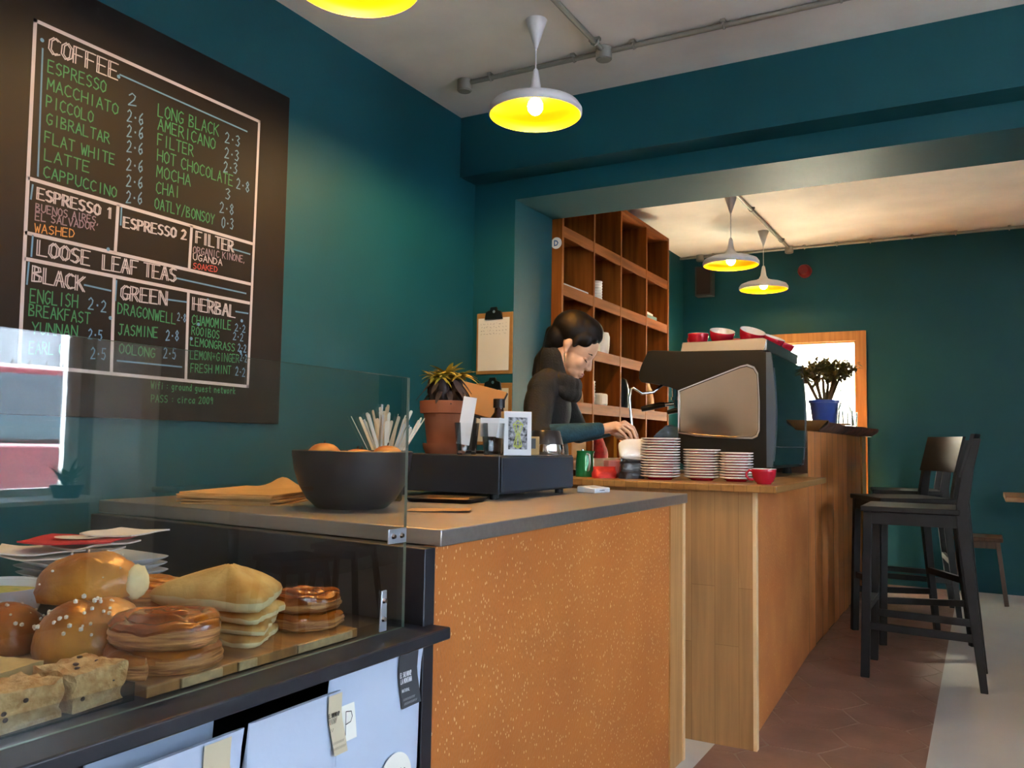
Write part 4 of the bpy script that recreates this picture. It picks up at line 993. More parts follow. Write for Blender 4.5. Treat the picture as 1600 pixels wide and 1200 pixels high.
# tray and napkins
t = thing('tray', 'small dark metal tray in front of the cash drawer', 'tray', (-1.31, 2.0, ZC), Rd(12))
def rr(w, d, r, n=6):
    out = []
    for cx, cy, a0 in ((w - r, d - r, 0), (-w + r, d - r, 90), (-w + r, -d + r, 180), (w - r, -d + r, 270)):
        for k in range(n + 1):
            a = Rd(a0 + 90 * k / n); out.append((cx + r * math.cos(a), cy + r * math.sin(a)))
    return out
m = MB(); m.rings([[Vector((x, y, z)) for x, y in rr(w, d, .02)] for (w, d, z) in ((.088, .078, 0), (.094, .084, .008), (.097, .087, .011), (.095, .085, .0115), (.09, .08, .008), (.085, .075, .003))])
m.build('tray_body', mat('tray_metal', '5a534c', .3, .9), t, smooth=50)
m = MB(); m.surf(lambda u, v: Vector(((u - .5) * .12, (v - .5) * .10, .0045 + .004 * nz((u * 3, v * 3, 2)) + .003 * u)), 8, 8); solo('napkin', m, [M_KRAFT], 'brown paper napkin lying in the small dark tray', 'napkin', (-1.31, 2.0, ZC), .5)
m = MB()
m.surf(lambda u, v: Vector(((u - .5) * .15, (v - .5) * .085, .0016 + .004 * u * u + .003 * abs(nz((u * 4, v * 3, 5))))), 10, 8); solo('napkin', m, [mat('kraft_napkin', 'c9995a', .8)], 'brown paper napkin lying flat on the steel beside the dark bowl', 'napkin', (-1.135, 1.70, ZC), .45)
# cash drawer
t = thing('cash_drawer', 'black metal cash drawer on the steel counter', 'cash drawer', (-1.41, 2.37, ZC))
M_BLK = mat('black_powder_coat', '23282d', .5, spec=.4)
m = MB(); m.box(-.2, .197, -.252, .247, .016, .127); m.build('drawer_body', M_BLK, t, bevel=.003)
m = MB(); m.box(.197, .203, -.245, .24, .022, .122); m.build('drawer_front', mat('drawer_front', '2b3640', .45), t, bevel=.002)
for x in (-.17, .165):
    for y in (-.22, .21): m = MB(); m.cyl((x, y, 0), (x, y, .016), .014, n=14); m.build('foot', mat('rubber', '141414', .8), t)
m = MB(); m.box(.12, .19, -.08, -.05, .012, .016); m.box(.14, .19, .02, .04, .010, .016); m.build('runner', M_CHROME, t)
ZD = ZC + .127
# potted succulent
M_TERRA = mat('terracotta', 'a9623c', .75, var=.08, scale=6); M_SOIL = mat('soil', '2a1c14', .95)
t = thing('potted_plant', 'yellow green succulent in terracotta pot on the cash drawer', 'potted plant', (-1.492, 2.26, ZD))
m = MB(); m.lathe([(0, 0), (.062, 0), (.070, .018), (.072, .032), (.069, .032), (.064, .016), (0, .008)], 40); m.build('saucer', M_TERRA, t, smooth=50)
m = MB(); m.lathe([(0, .009), (.055, .009), (.070, .125), (.081, .127), (.084, .165), (.078, .166), (.075, .145), (0, .145)], 40); p_ = m.build('pot', M_TERRA, t, smooth=40)
m = MB(); m.lathe([(0, .146), (.074, .146), (.05, .152), (0, .154)], 30); m.build('soil', M_SOIL, p_)
rn = random.Random(5)
M_DRY = mat('dry_leaf', '4a3a34', .8, col2='2a201e', scale=20); M_LEAF = mat('succulent_leaf', '8a8c26', .5, col2='b8912c', scale=12)
def leaf(m, p0, dirv, L_, w, droop, th=.004, n=6):
    p0 = Vector(p0); d = Vector(dirv).normalized(); side = d.cross(Vector((0, 0, 1)))
    side = side.normalized() if side.length > 1e-4 else Vector((1, 0, 0)); rows = []
    for i in range(n + 1):
        u = i / n; p = p0 + d * L_ * u + Vector((0, 0, -droop * u * u)); ww = w * math.sin(math.pi * min(1, .12 + .88 * u)) ** .7 * (1 - .3 * u) + .0006; up = side.cross(d).normalized()
        rows.append([p - side * ww, p + up * th * (1 - u), p + side * ww, p - up * th * .4])
    m.rings(rows)
m = MB()
for k in range(5):
    a = k * 1.256; m.tube([(0.02 * math.cos(a), .02 * math.sin(a), .15), (.04 * math.cos(a), .04 * math.sin(a), .20), (.046 * math.cos(a), .046 * math.sin(a), .235)], [.02, .022, .012], 10)
m.build('stems', M_DRY, p_.parent if False else t, smooth=50)
m = MB()
for k in range(26):
    a = rn.uniform(0, 6.283); r0 = .045; leaf(m, (r0 * math.cos(a), r0 * math.sin(a), rn.uniform(.19, .235)), (math.cos(a), math.sin(a), -.9), rn.uniform(.05, .075), .010, .01)
m.build('dry_leaves', M_DRY, t, smooth=60)
m = MB()
for (cx, cy, cz, s) in [(0, 0, .25, 1), (-.035, -.01, .24, .8), (.04, .02, .245, .85), (.01, -.04, .235, .7), (0, .04, .24, .7)]:
    for k in range(22):
        a = k * 2.4 + rn.uniform(-.2, .2); e = .15 + .9 * (k / 22); leaf(m, (cx, cy, cz), (math.cos(a), math.sin(a), e * .9), rn.uniform(.055, .085) * s, .009 * s, .024 * (1.2 - e) + .01)
m.build('leaves', M_LEAF, t, smooth=60)
# tumblers with cards
M_CARDW = mat('bright_card', 'f0f0ee', .7)
def tumbler(loc, label):
    t = thing('tumbler', label, 'glass tumbler', loc)
    m = MB(); pr = []
    for (r, z) in ((.0, .0), (.027, 0), (.029, .004), (.037, .095), (.0355, .095), (.0275, .012), (0, .011)): pr.append((r, z))
    m.lathe(pr, 12); m.build('glass_body', M_GLS, t, smooth=20); return t
tumbler((-1.352, 2.163, ZD), 'faceted glass tumbler holding the tall white card'); tumbler((-1.285, 2.208, ZD), 'faceted glass tumbler holding two short white cards, next to the framed print')
def card(loc, w, h, rz, lean, label, sideways=0.):
    m = MB(); m.box(-w / 2, w / 2, -.0005, .0005, 0, h); o = solo('card', m, [M_CARDW], label, 'card', loc); o.rotation_euler = (lean, sideways, rz)
card((-1.362, 2.157, ZD + .03), .040, .145, Rd(28), Rd(-6), 'tall white card leaning in the glass tumbler beside the terracotta pot', Rd(8))
card((-1.293, 2.20, ZD + .055), .058, .056, Rd(22), Rd(4), 'wider short white card in the glass tumbler')
card((-1.262, 2.214, ZD + .05), .034, .06, Rd(48), Rd(2), 'narrow white card in the tumbler touching the framed print', Rd(10))
# framed print
t = thing('framed_print', 'small white framed print with yellow line figure on the cash drawer', 'framed print', (-1.238, 2.262, ZD), Rd(48))
m = MB(); m.box(-.043, .043, -.014, .016, 0, .131); m.build('block', mat('birch_block', 'd8b27a', .6), t, bevel=.001)
m = MB(); m.box(-.044, .044, -.0165, -.014, 0, .132); m.build('white_border', M_CARDW, t, bevel=.0008)
m = MB(); m.box(-.030, .030, -.0172, -.0165, .018, .114); m.build('patterned_print', mat('block_print', '17171a', .7, col2='c8c8cc', scale=95, detail=2), t)
m = MB()
for x0, z0, x1, z1 in [(-.016, .092, -.005, .062), (.016, .092, .005, .062), (-.016, .092, 0, .105), (.016, .092, 0, .105), (-.007, .095, -.001, .062), (.007, .095, .001, .062), (-.005, .062, -.013, .028), (.005, .062, .013, .028), (-.013, .028, .013, .028), (-.002, .06, -.006, .03), (.002, .06, .006, .03), (-.005, .062, .005, .062), (-.016, .092, .016, .092), (-.013, .028, 0, .022), (.013, .028, 0, .022)]:
    a, b = Vector((x0, -.0176, z0)), Vector((x1, -.0176, z1)); d = (b - a).normalized() * .0012; q = Vector((d.z, 0, -d.x)); m.poly([a + q, b + q, b - q, a - q])
m.build('yellow_figure', mat('yellow_ink', 'c9d24a', .7), t, smooth=0)
# amber bottle
t = thing('bottle', 'dark amber glass bottle behind the framed print', 'bottle', (-1.375, 2.395, ZD))
M_AMB = mat('amber_glass', '2a1206', .08, spec=.8)
m = MB(); m.lathe([(0, 0), (.034, 0), (.036, .004), (.036, .098), (.03, .115), (.016, .135), (.0145, .15), (0, .15)], 32); m.build('bottle_body', M_AMB, t, smooth=50)
m = MB(); m.lathe([(0, .15), (.019, .15), (.019, .178), (.017, .18), (0, .18)], 24); m.build('cap', mat('black_cap', '131313', .5), t, smooth=40)
# small box and steel canister
t = thing('small_box', 'small black labelled box beside the steel canister', 'box', (-1.262, 2.405, ZD), Rd(40))
m = MB(); m.box(-.024, .024, -.018, .018, 0, .058); m.build('carton', mat('card_brown', 'a58550', .7), t, bevel=.001)
m = MB(); m.box(-.024, .012, -.0188, -.018, .02, .052); m.build('black_label', M_TAGD, t)
t = thing('canister', 'cone shaped canister with dark upper and steel base on the cash drawer', 'canister', (-1.278, 2.545, ZD))
m = MB(); m.lathe([(0, 0), (.062, 0), (.0635, .003), (.058, .034), (0, .034)], 44); m.build('steel_base', M_CHROME, t, smooth=40)
m = MB(); m.lathe([(0, .034), (.0575, .034), (.047, .076), (.044, .08), (0, .081)], 44); m.build('dark_top', mat('smoked_plastic', '2b2624', .3), t, smooth=40)
# till stand
t = thing('tablet_stand', 'tilted tablet stand with brown back behind the terracotta pot', 'tablet stand', (-1.530, 2.475, ZD), Rd(20))
m = MB(); m.box(-.06, .06, -.05, .05, 0, .01); m.build('base', M_BLK, t, bevel=.002)
m = MB(); m.tube([(0, .02, .01), (0, .03, .11), (0, 0, .165)], .012, 10); m.build('stand_arm', M_BLK, t)
X = Matrix.Translation((0, 0, .185)) @ Matrix.Rotation(Rd(14), 4, 'Y') @ Matrix.Rotation(Rd(-48), 4, 'X')
m = MB(); m.box(-.105, .105, -.006, .0, -.075, .075, X); m.build('back_panel', mat('tablet_back_board', '8a6238', .7), t, bevel=.002)
m = MB(); m.box(-.108, .108, 0, .008, -.078, .078, X); m.build('tablet', M_BLK, t, bevel=.002)
# card reader
t = thing('card_reader', 'small white card reader at the back corner of the steel counter', 'card reader', (-1.165, 2.69, ZC), Rd(-8))
m = MB(); m.prism([(-.038, 0), (.034, 0), (.034, .016), (-.034, .022), (-.038, .018)], -.05, .05, 'y'); m.build('case', M_LWHITE, t, bevel=.004)
m = MB(); m.box(.034, .0345, -.02, .012, .007, .009); m.build('slot', M_TAGD, t)
# ------------------------------------------------------------------ on the wooden worktop
ZW = .915
M_REDC = mat('red_glaze', 'b5182e', .22, coat=.4); M_WGL = mat('white_glaze', 'ece6e2', .25, coat=.3)
def saucer(R_):
    t = MB(); R = R_
    pr = [(0, .002), (.5 * R, .002), (.52 * R, 0), (.58 * R, 0), (.60 * R, .003), (.86 * R, .0103)]
    t.mi = 0; t.lathe(pr, 44); t.mi = 1
    t.lathe([(.86 * R, .0103), (.955 * R, .0135), (.985 * R, .0138), (R, .0158), (.99 * R, .0175), (.93 * R, .0165), (.78 * R, .0105), (.58 * R, .006), (0, .006)], 44)
    bmesh.ops.remove_doubles(t.bm, verts=t.bm.verts[:], dist=.00002)
    return t
def ordinal(k, n):
    if k == 0: return 'top'
    if k == n - 1: return 'bottom'
    w = ['', 'second', 'third', 'fourth', 'fifth', 'sixth', 'seventh', 'eighth', 'ninth', 'tenth', 'eleventh', 'twelfth', 'thirteenth', 'fourteenth', 'fifteenth', 'sixteenth']
    return w[k] + ' from the top'
for (x, y, R_, n, nm) in [(-1.106, 3.20, .077, 15, 'tallest saucer stack'), (-.962, 3.272, .072, 11, 'middle saucer stack'), (-.828, 3.272, .0635, 10, 'smallest saucer stack')]:
    base = None; dz = .0103
    for k in range(n):
        lab = f'red saucer, {ordinal(k, n)} of the {nm}'
        if base is None:
            base = solo('saucer', saucer(R_), [M_REDC, M_WGL], lab, 'saucer', (x, y, ZW + (n - 1) * dz), group='saucers in the ' + nm, smooth=50); o = base
        else: o = dup(base, (x, y, ZW + (n - 1 - k) * dz), 0, lab)
        rn = random.Random(k * 7 + n); o.location.x += rn.uniform(-.0012, .0012); o.location.y += rn.uniform(-.0012, .0012)
def cup(R_, h, label, loc, rz=0, rot=None, group='red coffee cups'):
    t = thing('coffee_cup', label, 'cup', loc, rz, group, rot)
    m = MB(); m.lathe([(0, .002), (.48 * R_, .002), (.5 * R_, 0), (.56 * R_, 0), (.58 * R_, .004), (.78 * R_, .2 * h), (.92 * R_, .5 * h), (.985 * R_, .8 * h), (R_, .985 * h)], 40); m.mi = 1
    m.lathe([(R_, .985 * h), (R_ * .99, h), (R_ * .955, .985 * h), (.93 * R_, .75 * h), (.85 * R_, .45 * h), (.66 * R_, .18 * h), (.45 * R_, .1 * h), (0, .1 * h)], 40)
    bmesh.ops.remove_doubles(m.bm, verts=m.bm.verts[:], dist=.00002)
    m.build('cup_body', [M_REDC, M_WGL], t, smooth=50)
    m = MB(); m.tube([(R_ * .98, 0, h * .84), (R_ * 1.2, 0, h * .88), (R_ * 1.42, 0, h * .72), (R_ * 1.42, 0, h * .5), (R_ * 1.22, 0, h * .32), (R_ * .85, 0, h * .27)], [.005, .0048, .0046, .0046, .0048, .005], 10); m.build('handle', M_REDC, t, smooth=60)
    return t
cup(.044, .055, 'red coffee cup standing alone beside the smallest saucer stack', (-.692, 3.125, ZW), Rd(208))
# jug
t = thing('milk_jug', 'green metal milk jug beside the cash drawer', 'jug', (-1.435, 3.215, ZW))
M_GRN = mat('green_enamel', '1e7a42', .22, .25, coat=.4)
m = MB(); m.lathe([(0, 0), (.038, 0), (.039, .004), (.038, .03), (.036, .07), (.033, .095), (.034, .106), (.031, .106), (.032, .09), (.034, .03), (0, .006)], 36)
for v in m.bm.verts:
    if v.co.z > .085: v.co.x += .010 * max(0, (v.co.x / .034)) ** 3 * (v.co.z - .085) / .02
m.build('jug_body', M_GRN, t, smooth=60)
m = MB(); m.tube([(.022, -.026, .094), (.040, -.045, .09), (.044, -.05, .06), (.036, -.042, .03), (.026, -.028, .026)], .0042, 8); m.build('handle', M_GALV, t)
m = MB(); m.cyl((-.01, .0, .106), (-.01, 0, .112), .006, n=10); m.build('thermometer_clip', M_CHROME, t)
# packets
bag = bag_soft('coffee_packet', (-1.335, 3.185, ZW), .10, .045, .09, mat('red_packet', 'b82420', .55, var=.2, scale=40), 'low red packet lying between the green jug and black packet', 'packet', Rd(-55), 11)
boxy('carton', (-1.318, 3.285, ZW), .07, .10, .068, mat('pink_card', 'd08a98', .6), 'pale pink carton standing behind the red packet', 'box', Rd(-50))
t = thing('coffee_packet', 'crumpled black coffee packet with rolled white paper top', 'packet', (-1.225, 3.185, ZW), Rd(-58), rot=(Rd(-6), Rd(8), Rd(-58)))
m = MB(); rn = random.Random(9); rows = []
for i in range(10):
    v = i / 9; rows.append([Vector((.034 * (1 - .5 * v * v) * math.copysign(abs(math.cos(a)) ** .6, math.cos(a)) + rn.uniform(-.004, .004), .052 * (1 - .12 * v) * math.copysign(abs(math.sin(a)) ** .6, math.sin(a)) + rn.uniform(-.003, .003), .085 * v)) for a in [6.2832 * j / 22 for j in range(22)]])
m.rings(rows); m.build('foil_bag', mat('black_foil', '17181a', .28, spec=.7), t, smooth=20)
m = MB(); rows = []
for i, (w, d, z, o_) in enumerate([(.050, .022, .080, 0), (.056, .026, .088, 0), (.058, .024, .105, -.002), (.060, .020, .124, -.014), (.060, .013, .138, -.026), (.056, .006, .146, -.040)]):
    rows.append([Vector((d * math.copysign(abs(math.cos(a)) ** .5, math.cos(a)) + o_, w * math.copysign(abs(math.sin(a)) ** .5, math.sin(a)) + .002 * nz((j, i, 0), 1.7), z + .014 * math.sin(a + .5) * (z - .07) / .06)) for j, a in enumerate([6.2832 * j / 24 for j in range(24)])])
m.rings(rows); m.build('paper_top', M_CARDW, t, smooth=40)
t = thing('tumbler', 'small clear glass beside the tallest saucer stack', 'glass tumbler', (-1.205, 3.275, ZW))
m = MB(); m.lathe([(0, 0), (.022, 0), (.024, .003), (.028, .085), (.0265, .085), (.022, .01), (0, .009)], 20); m.build('glass_body', M_GLS, t, smooth=50)

# ------------------------------------------------------------------ espresso machine
M_MBLK = mat('machine_black', '14120e', .42, spec=.28); M_MSIDE = mat('machine_steel_panel', 'b9aa98', .16, 1.); M_MBACK = mat('gloss_back_panel', '0c1a22', .06, coat=1., spec=.7); M_MTRIM = mat('machine_grey_trim', '5c6a7a', .3, .6)
em = thing('espresso_machine', 'black espresso machine with steel side window on the wooden worktop', 'coffee machine', (-1.1, 4.28, ZW))
YN, YF = 3.85, 4.60
side = [(-1.440, 1.395), (-1.428, 1.430), (-1.396, 1.496), (-1.372, 1.500), (-1.229, 1.490), (-.86, 1.482), (-.838, 1.470), (-.828, 1.44), (-.820, 1.2), (-.823, .952), (-.86, .946), (-1.20, .950), (-1.27, .985), (-1.285, 1.03), (-1.40, 1.06), (-1.40, 1.068), (-1.245, 1.075), (-1.243, 1.304), (-1.29, 1.322), (-1.34, 1.336), (-1.428, 1.348), (-1.440, 1.365)]
m = MB(); m.prism(side, YN, YN + .03, 'y'); part(em, 'side_cheek', m, M_MBLK, bevel=.006, seg=3)
m = MB(); m.prism(side, YF - .03, YF, 'y'); part(em, 'side_cheek', m, M_MBLK, bevel=.006, seg=3)
m = MB(); m.prism([(x + (.015 if x < -1.3 else -.008 if x > -.9 else 0), z - (.004 if z > 1.4 else 0)) for x, z in side], YN + .03, YF - .03, 'y'); part(em, 'body', m, M_MBLK, smooth=20)
win = [(-1.237, 1.302), (-.955, 1.404), (-.925, 1.410), (-.895, 1.398), (-.879, 1.37), (-.873, 1.25), (-.874, 1.125), (-.884, 1.100), (-.905, 1.090), (-1.0, 1.090), (-1.15, 1.098), (-1.237, 1.112)]
m = MB(); m.prism(win, YN - .004, YN + .004, 'y'); part(em, 'side_window', m, M_MSIDE, bevel=.003)
cen = (-1.03, 1.24); m = MB()
o_, i_ = [], []
for x, z in win: o_.append((cen[0] + (x - cen[0]) * 1.035, cen[1] + (z - cen[1]) * 1.05)); i_.append((x, z))
n_ = len(win)
for k in range(n_):
    k2 = (k + 1) % n_; m.prism([o_[k], o_[k2], i_[k2], i_[k]], YN - .007, YN + .001, 'y')
part(em, 'window_rim', m, M_CHROME, smooth=0)
m = MB()
m.surf(lambda u, v: Vector((-.823 + .022 * math.sin(math.pi * (.12 + .8 * v)) , YN + .012 + (YF - YN - .024) * u, .965 + .50 * v)), 6, 16)
part(em, 'back_panel', m, M_MBACK, smooth=60)
for y in (YN + .004, YF - .030):
    m = MB(); pts = [(-.826 + .027 * math.sin(math.pi * (.12 + .8 * k / 12)), .958 + .512 * k / 12) for k in range(13)]
    m.prism(pts + [(-.84, 1.47), (-.84, .958)], y - .008, y + .03, 'y'); part(em, 'back_trim', m, M_MTRIM)
m = MB(); m.box(-.812, -.796, YN + .03, YF - .04, 1.046, 1.050); part(em, 'seam_strip', m, M_MTRIM)
m = MB()
tp = [(-1.235, 1.486), (-.85, 1.480), (-.838, 1.528), (-.855, 1.536), (-1.225, 1.527)]
m.prism(tp, YN + .002, YN + .014, 'y'); m.prism(tp, YF - .014, YF - .002, 'y'); m.box(-.852, -.840, YN + .014, YF - .014, 1.48, 1.53); m.box(-1.232, -1.222, YN + .014, YF - .014, 1.486, 1.525); m.box(-1.23, -.85, YN + .014, YF - .014, 1.485, 1.532)
part(em, 'cup_tray', m, mat('tray_steel', 'b8b2aa', .3, 1.), bevel=.0015)
m = MB(); m.box(-1.432, -1.20, YN + .02, YF - .02, 1.068, 1.084); part(em, 'drip_tray', m, M_STEEL, bevel=.002)
for y in (YN + .1, YF - .1):
    for x in (-1.18, -.88):
        m = MB(); m.cyl((x, y, .915), (x, y, .95), .024, .018, 16); part(em, 'foot', m, MATS['rubber'])
for y in (4.06, 4.46):
    m = MB(); m.cyl((-1.30, y, 1.34), (-1.30, y, 1.285), .045, .042, 24); m.cyl((-1.30, y, 1.285), (-1.30, y, 1.27), .048, n=24); g_ = part(em, 'group_head', m, M_CHROME)
    m = MB(); m.cyl((-1.30, y, 1.27), (-1.30, y, 1.235), .036, .03, 20); m.cyl((-1.33, y, 1.254), (-1.375, y - .01, 1.25), .010, n=12); pf = part(em, 'portafilter', m, M_CHROME)
    m = MB(); m.tube([(-1.375, y - .01, 1.25), (-1.40, y - .014, 1.247), (-1.45, y - .026, 1.236), (-1.49, y - .034, 1.226)], [.012, .0145, .0155, .013], 12); m.build('handle', M_MBLK, pf, smooth=60)
m = MB(); m.tube([(-1.34, 3.90, 1.335), (-1.37, 3.86, 1.30), (-1.415, 3.83, 1.292), (-1.448, 3.80, 1.318), (-1.463, 3.80, 1.312), (-1.468, 3.80, 1.27), (-1.455, 3.80, 1.135)], .0062, 10); m.ball((-1.455, 3.80, 1.135), .009, 10); part(em, 'steam_wand', m, M_CHROME, smooth=60)
m = MB(); m.cyl((-1.436, 4.0, 1.43), (-1.47, 4.0, 1.425), .018, .02, 16); part(em, 'steam_knob', m, M_MBLK)
m = MB(); m.box(-1.44, -1.428, 3.90, 4.6, 1.375, 1.40); part(em, 'front_trim', m, M_CHROME, bevel=.002)
# things on and in the machine
tilt = lambda ax, ay, az: (Rd(ax), Rd(ay), Rd(az))
def tcup(loc, az, tl, label, R_=.055, h=.062, hz=0):
    # tilt the mouth towards the room, handle direction hz
    M_ = Matrix.Rotation(Rd(az), 3, 'Z') @ Matrix.Rotation(Rd(tl), 3, 'Y') @ Matrix.Rotation(Rd(hz), 3, 'Z')
    c = cup(R_, h, label, loc, 0, M_.to_euler(), 'red cups piled on the coffee machine'); return c
tcup((-1.105, 4.075, 1.545), -55, 22, 'tilted red cup left in the front row on the coffee machine', .060, .064, 150)
tcup((-.985, 4.145, 1.548), -40, 27, 'tilted red cup right in the front row on the coffee machine', .062, .066, 160)
cup(.05, .058, 'small red cup upright at the left end of the machine top', (-1.20, 4.02, 1.5325), Rd(150), group='red cups piled on the coffee machine')
tcup((-.925, 4.33, 1.542), -20, 24, 'red cup behind the right tilted cup on the machine', .055, .058, 120)
tcup((-.905, 4.50, 1.535), 0, 22, 'farthest red cup at the back edge of the machine top', .05, .055, 100)
cup(.05, .056, 'upright red cup in the back row of the machine top', (-1.08, 4.30, 1.5325), Rd(60), group='red cups piled on the coffee machine')
t = thing('ceramic_pot', 'cream lidded pot with wire clip behind the left red cup', 'pot', (-1.19, 4.46, 1.5325))
m = MB(); m.lathe([(0, 0), (.045, 0), (.054, .012), (.056, .05), (.052, .066), (.04, .074), (0, .078)], 30); m.build('pot_body', mat('cream_ceramic', 'cfc2a2', .4), t, smooth=50)
m = MB(); m.tube([(-.045, 0, .06), (-.045, 0, .125), (-.015, 0, .13), (-.012, 0, .075)], .003, 8); m.build('wire_clip', M_CHROME, t)
cl = MB(); rn = random.Random(4)
cl.surf(lambda u, v: Vector(((u - .5) * .16, (v - .5) * .22, .002 + .05 * (math.sin(math.pi * u) * math.sin(math.pi * v)) ** .8 * (1 + .5 * nz((u * 5, v * 6, 1))) + .006)), 18, 22)
cl.surf(lambda u, v: Vector(((u - .5) * .16, (v - .5) * .22, .001)), 18, 22)
bmesh.ops.bridge_loops(cl.bm, edges=[e for e in cl.bm.edges if e.is_boundary])
solo('cleaning_cloth', cl, [mat('blue_cloth', '4a6484', .9, var=.2, scale=25)], 'crumpled blue cleaning cloth on the machine drip tray', 'cloth', (-1.335, 4.02, 1.0842), .3)

# ------------------------------------------------------------------ on the tall bar
ZT = 1.19
t = thing('potted_plant', 'bushy green plant in a blue pot on the live edge bar', 'potted plant', (-.845, 5.45, ZT))
M_BLUE = mat('blue_pot', '1c3f96', .35, coat=.2); M_JADE = mat('jade_leaf', '4c5420', .5, col2='80692c', scale=14); M_STEM = mat('plant_stem', '5a4a2c', .8)
m = MB(); m.lathe([(0, 0), (.064, 0), (.066, .004), (.083, .128), (.09, .13), (.09, .146), (.083, .146), (.08, .13), (0, .125)], 36); p_ = m.build('pot', M_BLUE, t, smooth=40)
m = MB(); m.lathe([(0, .126), (.08, .126), (0, .134)], 24); m.build('soil', M_SOIL, p_)
rn = random.Random(21); ms = MB(); ml = MB()
for s in range(9):
    a = s * .7 + rn.uniform(-.2, .2); R0 = rn.uniform(.05, .185); p0 = Vector((.03 * math.cos(a), .03 * math.sin(a), .128)); p2 = Vector((R0 * math.cos(a), R0 * math.sin(a), rn.uniform(.28, .36))); p1 = (p0 + p2) / 2 + Vector((rn.uniform(-.02, .02), rn.uniform(-.02, .02), .03))
    ms.tube([p0, p1, p2], [.011, .008, .004], 7)
    for b in range(7):
        q0 = p1.lerp(p2, b / 7); dv = Vector((rn.uniform(-1, 1), rn.uniform(-1, 1), rn.uniform(.1, 1))).normalized(); q1 = q0 + dv * rn.uniform(.04, .085)
        ms.tube([q0, q1], [.004, .002], 5)
        for _ in range(24):
            c = q0.lerp(q1, rn.uniform(.3, 1.1)) + Vector((rn.uniform(-.02, .02), rn.uniform(-.02, .02), rn.uniform(-.015, .025)))
            leaf(ml, c, (rn.uniform(-1, 1), rn.uniform(-1, 1), rn.uniform(-.6, .8)), rn.uniform(.028, .042), .0095, .004, .003, 3)
ms.build('stems', M_STEM, t, smooth=60); ml.build('foliage', M_JADE, t, smooth=60)
t = thing('carafe', 'tall clear glass carafe at the far end of the bar', 'carafe', (-.80, 5.98, ZT))
m = MB(); m.lathe([(0, 0), (.062, 0), (.066, .01), (.05, .10), (.022, .165), (.02, .2), (.027, .245), (.025, .245), (.018, .2), (.02, .167), (.047, .10), (.062, .012), (0, .008)], 30); m.build('carafe_body', M_GLS, t, smooth=60)
for i, (x, y, lb) in enumerate([(-.90, 5.72, 'clear tumbler nearest the blue pot on the bar'), (-.84, 5.82, 'clear tumbler just left of the carafe on the bar'), (-.765, 5.86, 'clear tumbler in front of the carafe on the bar'), (-.775, 6.16, 'clear tumbler beyond the carafe at the bark edge'), (-.90, 5.92, 'clear tumbler behind the other tumblers on the bar')]):
    t = thing('tumbler', lb, 'glass tumbler', (x, y, ZT), group='tumblers on the bar')
    m = MB(); m.lathe([(0, 0), (.03, 0), (.033, .004), (.036, .10), (.0345, .10), (.03, .012), (0, .01)], 16); m.build('glass_body', M_GLS, t, smooth=30)
m = MB(); m.lathe([(0, 0), (.05, 0), (.05, .012), (0, .012)], 24); solo('coaster', m, [M_SLAB], 'round wooden coaster lying at the bark edge of the bar', 'coaster', (-.775, 5.70, ZT))
t = thing('tumbler', 'cream filled glass on a saucer left of the blue pot', 'glass tumbler', (-1.01, 5.30, ZT + .0175))
m = MB(); m.lathe([(0, 0), (.026, 0), (.03, .085), (.028, .085), (.024, .012), (0, .01)], 20); m.build('glass_body', M_GLS, t, smooth=50)
m = MB(); m.lathe([(0, .011), (.0235, .012), (.0268, .06), (0, .06)], 20); m.build('drink', mat('amber_drink', 'c9a45a', .4), t, smooth=50)
dup(base, (-1.01, 5.30, ZT), 0, 'white saucer under the glass left of the blue pot', group='saucers on the bar')

